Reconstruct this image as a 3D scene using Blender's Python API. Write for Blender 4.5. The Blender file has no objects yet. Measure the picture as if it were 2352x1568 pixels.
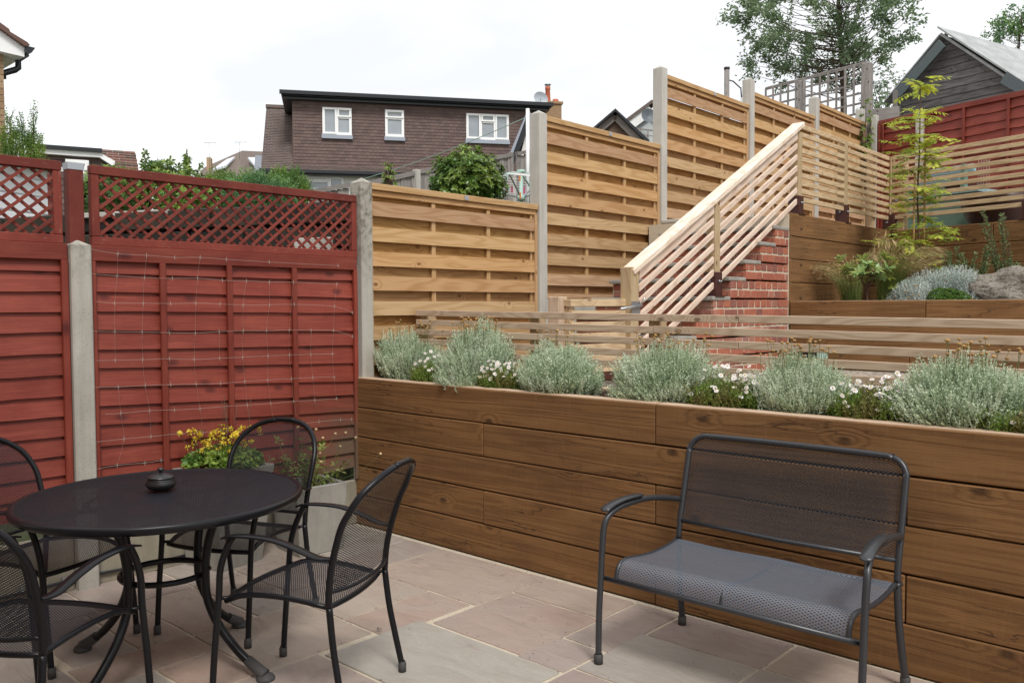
import bpy, math, random
from mathutils import Vector, Matrix, noise
random.seed(7)
rnd=random.random
def ru(a,b): return a+(b-a)*random.random()
sc=bpy.context.scene
COL=sc.collection
PI=math.pi
# ------------------------------------------------------------ camera
F_=1945.0; YAW=math.radians(42.36); PIT=math.radians(2.37); ROL=math.radians(-.256)
CAM=Vector((4.71,-3.636,1.485))
Fw=Vector((-math.sin(YAW)*math.cos(PIT),math.cos(YAW)*math.cos(PIT),-math.sin(PIT)))
R0=Vector((math.cos(YAW),math.sin(YAW),0)); U0=R0.cross(Fw)
Rt=R0*math.cos(ROL)+U0*math.sin(ROL); Up=-R0*math.sin(ROL)+U0*math.cos(ROL)
def ray(x,y): return Fw+Rt*((x-1176)/F_)-Up*((y-784)/F_)
def at(x,y,ax,v):
    "point of the view ray through (x,y) where world axis ax has value v (used to survey the place)"
    d=ray(x,y); return CAM+d*((v-CAM[ax])/d[ax])
def depth(x,y,t): return CAM+ray(x,y)*t
cam=bpy.data.cameras.new('camera'); co=bpy.data.objects.new('camera',cam); COL.objects.link(co)
co.matrix_world=Matrix(((Rt.x,Up.x,-Fw.x,CAM.x),(Rt.y,Up.y,-Fw.y,CAM.y),(Rt.z,Up.z,-Fw.z,CAM.z),(0,0,0,1)))
cam.sensor_width=36; cam.lens=F_/2352*36; cam.clip_end=3000; cam.clip_start=.05
sc.camera=co
# ------------------------------------------------------------ mesh building
class MB:
    def __init__(s): s.v=[]; s.f=[]; s.uv=[]; s.sm=[]
    def face(s,pts,uv=None,sm=False):
        b=len(s.v); s.v.extend(pts); n=len(pts); s.f.append(tuple(range(b,b+n)))
        s.uv.extend(uv if uv else [(0,0)]*n); s.sm.append(sm)
    def idx(s,ids,uv=None,sm=False):
        s.f.append(tuple(ids)); s.uv.extend(uv if uv else [(0,0)]*len(ids)); s.sm.append(sm)
    def hexa(s,c,dims):
        "c: 8 corners, index i+2j+4k over the axes (a,b,c); dims: their lengths; u runs along the longest"
        b=len(s.v); s.v.extend([tuple(p) for p in c])
        order=sorted(range(3),key=lambda i:-dims[i])
        rank={a:r for r,a in enumerate(order)}
        F=[((0,2,3,1),0,1),((4,5,7,6),0,1),((0,1,5,4),0,2),((2,6,7,3),0,2),((0,4,6,2),1,2),((1,3,7,5),1,2)]
        off=ru(0,1)
        for ids,a,b_ in F:
            ua,va=(a,b_) if rank[a]<rank[b_] else (b_,a)
            uv=[]
            for i in ids:
                co_=((i&1)*dims[0],((i>>1)&1)*dims[1],((i>>2)&1)*dims[2])
                uv.append((co_[ua],co_[va]+off))
            s.f.append(tuple(b+i for i in ids)); s.uv.extend(uv); s.sm.append(False)
    def box(s,x0,x1,y0,y1,z0,z1):
        c=[(x,y,z) for z in (z0,z1) for y in (y0,y1) for x in (x0,x1)]
        s.hexa(c,(abs(x1-x0),abs(y1-y0),abs(z1-z0)))
    def beam(s,p,q,w,h,up=(0,0,1),ew=None,eh=None):
        "beam from p to q, w across, h along up"
        p=Vector(p);q=Vector(q);d=(q-p).normalized(); up=Vector(up)
        sx=d.cross(up).normalized(); uy=sx.cross(d).normalized()
        ew=w if ew is None else ew; eh=h if eh is None else eh
        c=[]
        for k,(P,W,H) in enumerate(((p,w,h),(q,ew,eh))):
            for b in (-1,1):
                for a in (-1,1): c.append(P+sx*(a*W/2)+uy*(b*H/2))
        s.hexa(c,(w,h,(q-p).length))
    def prism(s,poly,vec):
        "poly: list of Vector (planar), extruded by vec"
        vec=Vector(vec); n=len(poly); b=len(s.v)
        s.v.extend([tuple(p) for p in poly]); s.v.extend([tuple(Vector(p)+vec) for p in poly])
        o=Vector(poly[0]); e=(Vector(poly[1])-o).normalized(); nn=vec.normalized(); g=nn.cross(e)
        uvs=[((Vector(p)-o).dot(e),(Vector(p)-o).dot(g)) for p in poly]
        s.f.append(tuple(range(b+n-1,b-1,-1))); s.uv.extend(uvs[::-1]); s.sm.append(False)
        s.f.append(tuple(range(b+n,b+2*n))); s.uv.extend(uvs); s.sm.append(False)
        L=vec.length
        for i in range(n):
            j=(i+1)%n; l=(Vector(poly[j])-Vector(poly[i])).length
            s.f.append((b+i,b+j,b+n+j,b+n+i)); s.uv.extend([(0,0),(l,0),(l,L),(0,L)]); s.sm.append(False)
    def tube(s,pts,r,n=8,closed=False,caps=True,sq=1.0,upv=None):
        pts=[Vector(p) for p in pts]; m=len(pts); b=len(s.v)
        rr=r if isinstance(r,(list,tuple)) else [r]*m
        nrm=None; L=0; Ls=[]
        for i,p in enumerate(pts):
            if closed: t=(pts[(i+1)%m]-pts[i-1]).normalized()
            else: t=(pts[min(i+1,m-1)]-pts[max(i-1,0)]).normalized()
            if nrm is None:
                a=Vector(upv) if upv else (Vector((0,0,1)) if abs(t.z)<.9 else Vector((1,0,0)))
                nrm=(a-t*a.dot(t)).normalized()
            else: nrm=(nrm-t*nrm.dot(t)).normalized()
            bi=t.cross(nrm)
            for k in range(n):
                a=2*PI*k/n; s.v.append(tuple(p+nrm*(math.cos(a)*rr[i]*sq)+bi*(math.sin(a)*rr[i])))
            if i: L+=(pts[i]-pts[i-1]).length
            Ls.append(L)
        for i in range(m if closed else m-1):
            i2=(i+1)%m
            for k in range(n):
                k2=(k+1)%n
                s.f.append((b+i*n+k,b+i*n+k2,b+i2*n+k2,b+i2*n+k))
                u0=Ls[i]; u1=Ls[i2] if i2 else L; w=2*PI*rr[i]/n
                s.uv.extend([(u0,k*w),(u0,(k+1)*w),(u1,(k+1)*w),(u1,k*w)]); s.sm.append(True)
        if caps and not closed:
            s.f.append(tuple(b+k for k in range(n))[::-1]); s.uv.extend([(0,0)]*n); s.sm.append(False)
            s.f.append(tuple(b+(m-1)*n+k for k in range(n))); s.uv.extend([(0,0)]*n); s.sm.append(False)
    def lathe(s,prof,c=(0,0,0),n=24):
        b=len(s.v); m=len(prof)
        for r,z in prof:
            for k in range(n):
                a=2*PI*k/n; s.v.append((c[0]+r*math.cos(a),c[1]+r*math.sin(a),c[2]+z))
        for i in range(m-1):
            for k in range(n):
                k2=(k+1)%n; s.f.append((b+i*n+k,b+i*n+k2,b+(i+1)*n+k2,b+(i+1)*n+k)); s.uv.extend([(0,0)]*4); s.sm.append(True)
    def grid(s,fn,nu,nv,lu,lv):
        b=len(s.v)
        for j in range(nv+1):
            for i in range(nu+1): s.v.append(tuple(fn(i/nu,j/nv)))
        for j in range(nv):
            for i in range(nu):
                a=b+j*(nu+1)+i
                s.f.append((a,a+1,a+nu+2,a+nu+1))
                s.uv.extend([(i/nu*lu,j/nv*lv),((i+1)/nu*lu,j/nv*lv),((i+1)/nu*lu,(j+1)/nv*lv),(i/nu*lu,(j+1)/nv*lv)]); s.sm.append(True)
    def leaf(s,p,d,w,L,W,bend=0):
        "one leaf: base p, direction d, width direction w"
        b=len(s.v); m=p+d*(L*.5); t=p+d*L
        if bend: t=t-Vector((0,0,bend*L)); 
        s.v.extend(((p.x,p.y,p.z),(m.x-w.x*W,m.y-w.y*W,m.z-w.z*W),(t.x,t.y,t.z),(m.x+w.x*W,m.y+w.y*W,m.z+w.z*W)))
        s.f.append((b,b+1,b+2,b+3)); s.uv.extend(((0,0),(0,1),(1,1),(1,0))); s.sm.append(False)
    def build(s,name,mat,parent=None,origin=None,bevel=0,local=False):
        me=bpy.data.meshes.new(name)
        o=bpy.data.objects.new(name,me); COL.objects.link(o)
        off=Vector((0,0,0))
        if origin is not None: off=Vector(origin)
        elif parent is not None and not local: 
            off=Vector(parent['_o'])
        v=[(p[0]-off.x,p[1]-off.y,p[2]-off.z) for p in s.v]
        me.from_pydata(v,[],s.f)
        uvl=me.uv_layers.new(name='UVMap')
        uvl.data.foreach_set('uv',[c for q in s.uv for c in q])
        me.polygons.foreach_set('use_smooth',s.sm)
        me.materials.append(mat)
        me.update()
        if parent is not None: o.parent=parent
        elif origin is not None: o.location=off
        if bevel:
            md=o.modifiers.new('bevel','BEVEL'); md.width=bevel; md.segments=1; md.limit_method='ANGLE'; md.angle_limit=math.radians(50)
        o['_o']=tuple(off)
        return o
def tag(o,label=None,cat=None,group=None,kind=None):
    if label: o['label']=label
    if cat: o['category']=cat
    if group: o['group']=group
    if kind: o['kind']=kind
    return o
def thing(name,label,cat,loc=(0,0,0),rz=0,group=None):
    o=bpy.data.objects.new(name,None); COL.objects.link(o); o.location=loc; o.rotation_euler=(0,0,rz); o.empty_display_size=.1
    o['_o']=tuple(loc)
    return tag(o,label,cat,group)
def dup(root,loc,rz,label,scale=None):
    r=root.copy(); COL.objects.link(r); r.location=loc; r.rotation_euler=(0,0,rz); r['label']=label
    if scale: r.scale=scale
    for ch in list(root.children):
        c=ch.copy(); COL.objects.link(c); c.parent=r
        for g in ch.children:
            d=g.copy(); COL.objects.link(d); d.parent=c
    return r
class Fr:
    "a vertical working plane: origin O, horizontal direction u; n points out of its face"
    def __init__(s,O,u):
        s.O=Vector((O[0],O[1],0)); s.u=Vector((u[0],u[1],0)).normalized(); s.n=Vector((s.u.y,-s.u.x,0))
    def p(s,a,z,d=0): return s.O+s.u*a+s.n*d+Vector((0,0,z))
    def pix(s,x,y,d=0):
        r=ray(x,y); o=s.O+s.n*d; t=(o-CAM).dot(s.n)/r.dot(s.n); q=CAM+r*t
        return (q-s.O).dot(s.u),q.z
    def box(s,mb,a0,a1,d0,d1,z0,z1,z0b=None,z1b=None):
        z0b=z0 if z0b is None else z0b; z1b=z1 if z1b is None else z1b
        c=[s.p(a0,z0,d0),s.p(a1,z0b,d0),s.p(a0,z0,d1),s.p(a1,z0b,d1),s.p(a0,z1,d0),s.p(a1,z1b,d0),s.p(a0,z1,d1),s.p(a1,z1b,d1)]
        mb.hexa(c,(abs(a1-a0),abs(d1-d0),abs(z1-z0)))
    def poly(s,mb,pts,d0,d1): mb.prism([s.p(a,z,d0) for a,z in pts],s.n*(d1-d0))
def spline(pts,n=6):
    "Catmull-Rom through pts"
    P=[Vector(p) for p in pts]; out=[]
    for i in range(len(P)-1):
        a=P[max(i-1,0)];b=P[i];c=P[i+1];d=P[min(i+2,len(P)-1)]
        for k in range(n):
            t=k/n; out.append(.5*((2*b)+(c-a)*t+(2*a-5*b+4*c-d)*t*t+(3*b-a-3*c+d)*t**3))
    out.append(P[-1]); return out
def rdir(zmin=-1,zmax=1):
    z=ru(zmin,zmax); a=ru(0,2*PI); r=math.sqrt(max(0,1-z*z)); return Vector((r*math.cos(a),r*math.sin(a),z))
def perp(d):
    r=rdir(); w=d.cross(r)
    return w.normalized() if w.length>1e-4 else Vector((1,0,0))
# ------------------------------------------------------------ materials
def lin(r,g,b):
    f=lambda c:(c/255/12.92) if c/255<=.04045 else ((c/255+.055)/1.055)**2.4
    return (f(r),f(g),f(b),1)
class G:
    def __init__(s,name):
        s.m=bpy.data.materials.new(name); s.m.use_nodes=True; s.t=s.m.node_tree; s.t.nodes.clear()
        s.out=s.t.nodes.new('ShaderNodeOutputMaterial')
    def n(s,t,props=None,**ins):
        nd=s.t.nodes.new('ShaderNode'+t)
        for k,v in (props or {}).items(): setattr(nd,k,v)
        for k,v in ins.items():
            sock=nd.inputs[int(k[1:])] if (k[0]=='i' and k[1:].isdigit()) else nd.inputs[k.replace('_',' ')]
            s.set(sock,v)
        return nd
    def set(s,sock,v):
        if isinstance(v,bpy.types.NodeSocket): s.t.links.new(v,sock)
        else: sock.default_value=v
    def m_(s,op,a,b=0.0,c=0.0,clamp=False):
        nd=s.n('Math',{'operation':op,'use_clamp':clamp},i0=a,i1=b,i2=c); return nd.outputs[0]
    def mix(s,f,a,b,bl='MIX'):
        nd=s.n('Mix',{'data_type':'RGBA','blend_type':bl},i0=f,i6=a,i7=b); return nd.outputs[2]
    def ramp(s,f,stops):
        nd=s.n('ValToRGB',None,i0=f); cr=nd.color_ramp
        while len(cr.elements)<len(stops): cr.elements.new(.5)
        for e,(p,c) in zip(cr.elements,stops):
            e.position=p; e.color=c if not isinstance(c,(int,float)) else (c,c,c,1)
        return nd.outputs[0]
    def noise(s,vec,scale,detail=2,rough=.5,dist=0):
        nd=s.n('TexNoise',None,Vector=vec,Scale=scale,Detail=detail,Roughness=rough,Distortion=dist); return nd.outputs[0]
    def comb(s,x,y,z=0.0): return s.n('CombineXYZ',None,i0=x,i1=y,i2=z).outputs[0]
    def isl(s): return s.n('NewGeometry').outputs['Random Per Island']
    def pos(s): return s.n('NewGeometry').outputs['Position']
    def uv(s):
        u=s.n('UVMap').outputs[0]; sp=s.n('SeparateXYZ',None,i0=u); return u,sp.outputs[0],sp.outputs[1]
    def wn(s,v,k=1.0):
        nd=s.n('TexWhiteNoise',{'noise_dimensions':'1D'},W=s.m_('MULTIPLY',v,k)); return nd.outputs[0]
    def bsdf(s,col,rough=.7,bump=None,bstr=.3,bdist=.01,metal=0,spec=.5,**kw):
        b=s.n('BsdfPrincipled',None,Base_Color=col,Roughness=rough,Metallic=metal,**kw)
        b.inputs['Specular IOR Level'].default_value=spec
        if bump is not None:
            bp=s.n('Bump',None,Height=bump,Strength=bstr,Distance=bdist); s.t.links.new(bp.outputs[0],b.inputs['Normal'])
        s.t.links.new(b.outputs[0],s.out.inputs[0]); return b
def wood(name,c1,c2,cknot,knot=.5,freq=30,var=.25,rough=.75,fib=.35,bstr=.35,blotch=.0,blotc=None,stretch=1.0,pale=None,crack=0,su=1.3,sv=8.0):
    g=G(name); uv,u,v=g.uv(); isl=g.isl()
    U=g.m_('ADD',u,g.m_('MULTIPLY',isl,57.0)); V=g.m_('ADD',v,g.m_('MULTIPLY',isl,23.0))
    kv=g.comb(g.m_('MULTIPLY',U,4.2*stretch),g.m_('MULTIPLY',V,7.5*stretch),0.0)
    vo=g.n('TexVoronoi',{'voronoi_dimensions':'2D'},Vector=kv,Scale=1.0,Randomness=1.0)
    kd=vo.outputs['Distance']; kc=g.n('SeparateColor',None,i0=vo.outputs['Color']).outputs[0]
    kon=g.m_('LESS_THAN',kc,knot)
    base=g.noise(g.comb(g.m_('MULTIPLY',U,su),g.m_('MULTIPLY',V,sv),g.m_('MULTIPLY',isl,31.0)),1.0,2,.45,.2)
    near=g.m_('MULTIPLY',g.m_('SUBTRACT',.34,kd,clamp=True),kon)
    f=g.m_('ADD',base,g.m_('MULTIPLY',near,.9))
    ring=g.m_('ADD',g.m_('MULTIPLY',g.m_('SINE',g.m_('MULTIPLY',f,freq*2)),.5),.5)
    ring=g.m_('POWER',ring,1.6)
    fb=g.ramp(g.noise(g.comb(g.m_('MULTIPLY',U,4.0),g.m_('MULTIPLY',V,170.0),0.0),1.0,4,.65),[(.3,0.0),(.7,1.0)])
    k=g.m_('ADD',g.m_('MULTIPLY',ring,1-fib),g.m_('MULTIPLY',fb,fib))
    col=g.mix(k,c1,c2)
    core=g.m_('MULTIPLY',g.ramp(kd,[(.045,1.0),(.12,0.0)]),kon)
    col=g.mix(g.m_('MULTIPLY',core,.8),col,cknot)
    if blotch:
        bn=g.noise(g.comb(g.m_('MULTIPLY',U,1.5),g.m_('MULTIPLY',V,4.0),3.0),1.0,4,.6)
        col=g.mix(g.m_('MULTIPLY',g.ramp(bn,[(.4,0.0),(.68,1.0)]),blotch),col,blotc)
    if crack:
        cn=g.noise(g.comb(g.m_('MULTIPLY',U,1.1),g.m_('MULTIPLY',V,9.0),g.m_('MULTIPLY',isl,7.0)),1.0,4,.55,.6)
        ck=g.m_('MULTIPLY',g.ramp(g.m_('ABSOLUTE',g.m_('SUBTRACT',cn,.5)),[(.0,1.0),(.012,0.0)]),g.ramp(g.noise(g.comb(g.m_('MULTIPLY',U,.9),g.m_('MULTIPLY',V,3.0),5.0),1.0,2),[(.48,0.0),(.6,1.0)]))
        col=g.mix(g.m_('MULTIPLY',ck,crack),col,cknot)
    if pale: # saw dust / bleached streaks
        pn=g.noise(g.comb(g.m_('MULTIPLY',U,38.0),g.m_('MULTIPLY',V,5.0),1.0),1.0,5,.8,1.5)
        col=g.mix(g.m_('MULTIPLY',g.ramp(pn,[(.5,0.0),(.75,1.0)]),.22),col,pale)
    vv=g.m_('ADD',1-var/2,g.m_('MULTIPLY',g.wn(isl,91.7),var))
    hs=g.n('HueSaturation',None,Value=vv,Saturation=g.m_('ADD',.9,g.m_('MULTIPLY',g.wn(isl,33.3),.2)),Color=col,Hue=g.m_('ADD',.492,g.m_('MULTIPLY',g.wn(isl,17.1),.016)))
    bmp=g.m_('ADD',g.m_('MULTIPLY',k,.6),g.m_('MULTIPLY',core,-.5))
    g.bsdf(hs.outputs[0],rough,bmp,bstr,.003,spec=.3)
    return g.m
def plain(name,col,rough=.5,metal=0,spec=.5,var=0,bump=0,scale=30):
    g=G(name)
    if var or bump:
        p=g.n('TexCoord').outputs['Object']; nz=g.noise(p,scale,4,.6)
        c=g.n('HueSaturation',None,Color=col,Value=g.m_('ADD',1-var/2,g.m_('MULTIPLY',nz,var))).outputs[0]
        g.bsdf(c,rough,nz if bump else None,bump,.004,metal,spec)
    else: g.bsdf(col,rough,None,0,0,metal,spec)
    return g.m
def concrete(name,c1,c2,pit=1.0,moss=None):
    g=G(name); p=g.pos(); big=g.noise(p,3.5,5,.65); fine=g.noise(p,120,2,.7)
    col=g.mix(g.ramp(big,[(.3,0.0),(.7,1.0)]),c1,c2)
    streak=g.noise(g.n('VectorMath',{'operation':'MULTIPLY'},i0=p,i1=(14,14,1.2)).outputs[0],1.0,3,.6)
    col=g.mix(g.m_('MULTIPLY',g.ramp(streak,[(.45,0.0),(.75,1.0)]),.35),col,(c1[0]*.55,c1[1]*.53,c1[2]*.48,1))
    vo=g.n('TexVoronoi',None,Vector=p,Scale=75.0); dk=g.m_('MULTIPLY',g.ramp(vo.outputs[0],[(.10,1.0),(.2,0.0)]),g.ramp(g.n('SeparateColor',None,i0=vo.outputs['Color']).outputs[0],[(.25,1.0),(.3,0.0)]))
    col=g.mix(g.m_('MULTIPLY',dk,.7*pit),col,(.08,.075,.065,1))
    if moss:
        mz=g.n('SeparateXYZ',None,i0=p).outputs[2]
        mk=g.m_('MULTIPLY',g.ramp(g.noise(p,20,4,.7),[(.45,0.0),(.65,1.0)]),g.n('MapRange',None,i0=mz,i1=moss[0],i2=moss[1]).outputs[0])
        col=g.mix(g.m_('MULTIPLY',mk,.8),col,(.10,.095,.07,1))
    g.bsdf(col,.9,g.m_('SUBTRACT',g.m_('MULTIPLY',fine,.4),dk),.5,.004,spec=.25)
    return g.m
def leafm(name,c1,c2,c3=None,rough=.5,trans=.25,big=2.0):
    g=G(name); isl=g.isl(); w=g.wn(isl,77.0); nz=g.noise(g.pos(),big,2)
    col=g.mix(w,c1,c2)
    if c3: col=g.mix(g.ramp(nz,[(.42,0.0),(.62,1.0)]),col,c3)
    col=g.n('HueSaturation',None,Color=col,Value=g.m_('ADD',.75,g.m_('MULTIPLY',g.wn(isl,13.0),.5))).outputs[0]
    b=g.n('BsdfPrincipled',None,Base_Color=col,Roughness=rough); b.inputs['Specular IOR Level'].default_value=.35
    t=g.n('BsdfTranslucent',None,Color=col)
    ms=g.n('MixShader',None,i0=trans,i1=b.outputs[0],i2=t.outputs[0]); g.t.links.new(ms.outputs[0],g.out.inputs[0])
    return g.m
def meshmetal(name,col,a,b,w,rough=.4,spec=.3):
    "expanded steel mesh: diamond openings a x b, strand share w"
    g=G(name); uv,u,v=g.uv()
    p=g.m_('ADD',g.m_('DIVIDE',u,a),g.m_('DIVIDE',v,b)); q=g.m_('SUBTRACT',g.m_('DIVIDE',u,a),g.m_('DIVIDE',v,b))
    tr=lambda x:g.m_('ABSOLUTE',g.m_('SUBTRACT',g.m_('FRACT',x),.5))
    d=g.m_('MAXIMUM',tr(p),tr(q))           # .5 at strands
    fac=g.m_('GREATER_THAN',d,.5-w/2)
    hole=g.n('BsdfTransparent')
    bs=g.n('BsdfPrincipled',None,Base_Color=col,Roughness=rough,Metallic=0.0); bs.inputs['Specular IOR Level'].default_value=spec
    bp=g.n('Bump',None,Height=d,Strength=.6,Distance=.004); g.t.links.new(bp.outputs[0],bs.inputs['Normal'])
    ms=g.n('MixShader',None,i0=fac,i1=hole.outputs[0],i2=bs.outputs[0]); g.t.links.new(ms.outputs[0],g.out.inputs[0])
    return g.m
M={}
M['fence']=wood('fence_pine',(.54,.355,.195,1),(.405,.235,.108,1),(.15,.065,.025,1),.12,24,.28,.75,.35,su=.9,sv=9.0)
M['fback']=wood('recess_shade_fence_pine',(.47,.275,.115,1),(.33,.17,.06,1),(.15,.065,.025,1),.12,28,.3,.75,.3,su=1.2,sv=12.0)  # back slats are the same pine; gap shade is painted into this darker copy
M['hand2']=wood('fresh_slat_pine',(.74,.605,.51,1),(.57,.41,.32,1),(.33,.16,.09,1),.10,30,.2,.6,.3)
M['rail']=wood('weathered_rail_pine',(.58,.45,.345,1),(.42,.30,.215,1),(.14,.08,.05,1),.10,34,.22,.75,.35)
M['rail2']=wood('upper_rail_pine',(.62,.47,.31,1),(.45,.31,.19,1),(.14,.08,.045,1),.10,30,.2,.75,.3)
M['hand']=wood('fresh_handrail_pine',(.86,.76,.65,1),(.68,.51,.40,1),(.33,.16,.09,1),.08,28,.14,.6,.3)
M['post']=wood('green_treated_post',(.48,.365,.235,1),(.37,.255,.15,1),(.12,.07,.04,1),.3,24,.15,.75,.4)
M['sleeper']=wood('brown_sleeper',(.255,.132,.058,1),(.155,.073,.031,1),(.045,.022,.012,1),.36,22,.48,.8,.45,.9,.5,(.085,.040,.018,1),.7,(.30,.19,.11,1),.9,.45,11.0)
M['sleepertop']=wood('sun_bleached_sleeper_top',(.62,.47,.33,1),(.50,.36,.24,1),(.12,.07,.04,1),.3,18,.15,.8,.5)
M['conc']=concrete('post_concrete',(.43,.41,.37,1),(.54,.52,.48,1))
M['concold']=concrete('old_post_concrete',(.36,.34,.30,1),(.48,.46,.41,1),1,(1.6,2.0))
M['concpl']=concrete('planter_concrete',(.245,.235,.21,1),(.34,.33,.295,1),.7)
M['concdk']=concrete('dark_gravel_board_concrete',(.24,.215,.165,1),(.34,.31,.24,1),.6)  # darker, yellower concrete tone for the low boards
M['metal']=plain('dark_powder_coat',(.008,.008,.010,1),.34,0,.28)
M['tmesh']=meshmetal('table_mesh',(.010,.011,.015,1),.014,.007,.84,.5,.2)
M['cmesh']=meshmetal('chair_mesh',(.013,.014,.018,1),.015,.0085,.36,.45,.25)
M['smesh']=meshmetal('seat_mesh',(.014,.015,.02,1),.015,.0085,.46,.45,.3)
M['bmetal']=plain('graphite_powder_coat',(.030,.032,.037,1),.38,0,.6)
M['bmesh']=meshmetal('bench_mesh',(.035,.037,.043,1),.019,.0105,.34,.45,.3)
M['bseat']=meshmetal('bench_seat_mesh',(.125,.14,.17,1),.021,.0115,.50,.4,.5)
M['rubber']=plain('grey_rubber_foot',(.06,.058,.058,1),.7)
M['steel']=plain('galvanised_steel',(.45,.47,.5,1),.35,.8)
M['bracket']=plain('oxide_red_bracket',(.06,.018,.016,1),.45,0,.5,.5,.1,60)
M['white']=plain('white_upvc',(.88,.88,.88,1),.35)
M['black']=plain('black_gutter',(.012,.014,.018,1),.3)
M['netm']=plain('white_garden_net',(.42,.39,.34,1),.6)
M['soil']=plain('dark_bark_soil',(.045,.03,.022,1),.95,0,.2,.9,1,60)
M['mortar']=plain('pale_mortar',(.53,.46,.36,1),.95,0,.2,.4,.5,40)
# painted red boards
def redpaint():
    g=G('red_fence_paint'); uv,u,v=g.uv(); isl=g.isl()
    U=g.m_('ADD',u,g.m_('MULTIPLY',isl,57.0)); V=g.m_('ADD',v,g.m_('MULTIPLY',isl,23.0))
    fb=g.noise(g.comb(g.m_('MULTIPLY',U,4.0),g.m_('MULTIPLY',V,120.0),0.0),1.0,4,.65)
    vo=g.n('TexVoronoi',{'voronoi_dimensions':'2D'},Vector=g.comb(g.m_('MULTIPLY',U,4.2),g.m_('MULTIPLY',V,8.0),0.0),Scale=1.0)
    kon=g.m_('LESS_THAN',g.n('SeparateColor',None,i0=vo.outputs['Color']).outputs[0],.28)
    knot=g.m_('MULTIPLY',g.ramp(vo.outputs[0],[(.07,1.0),(.2,0.0)]),kon)
    p=g.pos(); bl=g.noise(p,3.0,5,.6)
    col=g.mix(g.ramp(bl,[(.3,0.0),(.7,1.0)]),(.195,.030,.018,1),(.28,.059,.036,1))
    col=g.mix(g.m_('MULTIPLY',g.ramp(fb,[(.35,0.0),(.7,1.0)]),.55),col,(.11,.013,.009,1))
    st=g.noise(g.comb(g.m_('MULTIPLY',U,1.5),g.m_('MULTIPLY',V,22.0),2.0),1.0,4,.6,.4); col=g.mix(g.m_('MULTIPLY',g.ramp(st,[(.55,0.0),(.72,1.0)]),.5),col,(.34,.075,.05,1))
    col=g.mix(g.m_('MULTIPLY',knot,.75),col,(.07,.010,.008,1))
    sp=g.noise(p,55,4,.75); col=g.mix(g.m_('MULTIPLY',g.ramp(sp,[(.66,0.0),(.74,1.0)]),.4),col,(.45,.26,.20,1))
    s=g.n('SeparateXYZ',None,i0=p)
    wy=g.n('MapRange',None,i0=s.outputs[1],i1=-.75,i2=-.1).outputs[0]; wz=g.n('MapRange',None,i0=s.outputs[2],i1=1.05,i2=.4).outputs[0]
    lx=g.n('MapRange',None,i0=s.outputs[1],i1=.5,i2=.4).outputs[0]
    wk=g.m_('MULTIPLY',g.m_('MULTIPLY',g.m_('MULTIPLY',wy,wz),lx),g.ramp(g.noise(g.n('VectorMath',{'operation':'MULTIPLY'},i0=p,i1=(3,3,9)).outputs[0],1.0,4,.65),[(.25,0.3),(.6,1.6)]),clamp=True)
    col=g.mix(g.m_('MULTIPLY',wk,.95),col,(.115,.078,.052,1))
    col=g.n('HueSaturation',None,Color=col,Value=g.m_('ADD',.87,g.m_('MULTIPLY',g.wn(isl,5.5),.28))).outputs[0]
    g.bsdf(col,.55,g.m_('SUBTRACT',fb,knot),.4,.003,spec=.35)
    return g.m
M['red']=redpaint()
def redold():
    g=G('chipped_red_trellis_paint'); uv,u,v=g.uv(); isl=g.isl(); p=g.pos()
    nz=g.noise(g.comb(g.m_('MULTIPLY',g.m_('ADD',u,g.m_('MULTIPLY',isl,40.0)),14.0),g.m_('MULTIPLY',v,70.0),isl),1.0,5,.75); n2=g.noise(p,5,3,.6)
    col=g.mix(g.ramp(n2,[(.3,0.0),(.7,1.0)]),(.15,.026,.018,1),(.22,.045,.030,1))
    col=g.mix(g.m_('MULTIPLY',g.ramp(nz,[(.60,0.0),(.68,1.0)]),.6),col,(.30,.19,.14,1))
    col=g.n('HueSaturation',None,Color=col,Value=g.m_('ADD',.82,g.m_('MULTIPLY',g.wn(isl,5.5),.36))).outputs[0]
    g.bsdf(col,.65,nz,.3,.003,spec=.3); return g.m
M['redold']=redold()
def paving():
    g=G('sandstone_slab'); isl=g.isl(); p=g.pos()
    v=g.n('VectorMath',{'operation':'ADD'},i0=p,i1=g.comb(g.m_('MULTIPLY',isl,40.0),0.0,0.0)).outputs[0]
    cols=g.ramp(g.wn(isl,311.0),[(0,(.44,.325,.265,1)),(.25,(.46,.385,.315,1)),(.45,(.43,.30,.24,1)),(.6,(.39,.315,.28,1)),(.75,(.43,.415,.36,1)),(1,(.34,.26,.235,1))])
    n1=g.noise(v,1.6,5,.6,1.4); n2=g.noise(g.n('VectorMath',{'operation':'MULTIPLY'},i0=v,i1=(3,9,3)).outputs[0],1.0,5,.65,.8)
    col=g.mix(g.ramp(n1,[(.35,0.0),(.7,.55)]),cols,(.40,.36,.32,1))
    col=g.mix(g.ramp(n2,[(.42,0.0),(.78,.45)]),col,(.27,.20,.175,1))
    dirt=g.noise(v,9,5,.75); col=g.mix(g.m_('MULTIPLY',g.ramp(dirt,[(.58,0.0),(.72,1.0)]),g.m_('MULTIPLY',g.wn(isl,55.0),.55)),col,(.11,.10,.09,1))
    fine=g.noise(p,160,3,.7); col=g.mix(g.m_('MULTIPLY',fine,.28),col,(.15,.115,.095,1))
    sp=g.n('TexVoronoi',None,Vector=p,Scale=38.0); col=g.mix(g.m_('MULTIPLY',g.m_('MULTIPLY',g.ramp(sp.outputs[0],[(.05,1.0),(.11,0.0)]),g.ramp(n1,[(.4,0.0),(.6,1.0)])),.5),col,(.07,.06,.05,1))
    g.bsdf(col,.62,g.m_('ADD',g.m_('MULTIPLY',n2,2.2),g.m_('MULTIPLY',fine,.3)),.75,.008,spec=.35)
    return g.m
M['paving']=paving()
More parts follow.
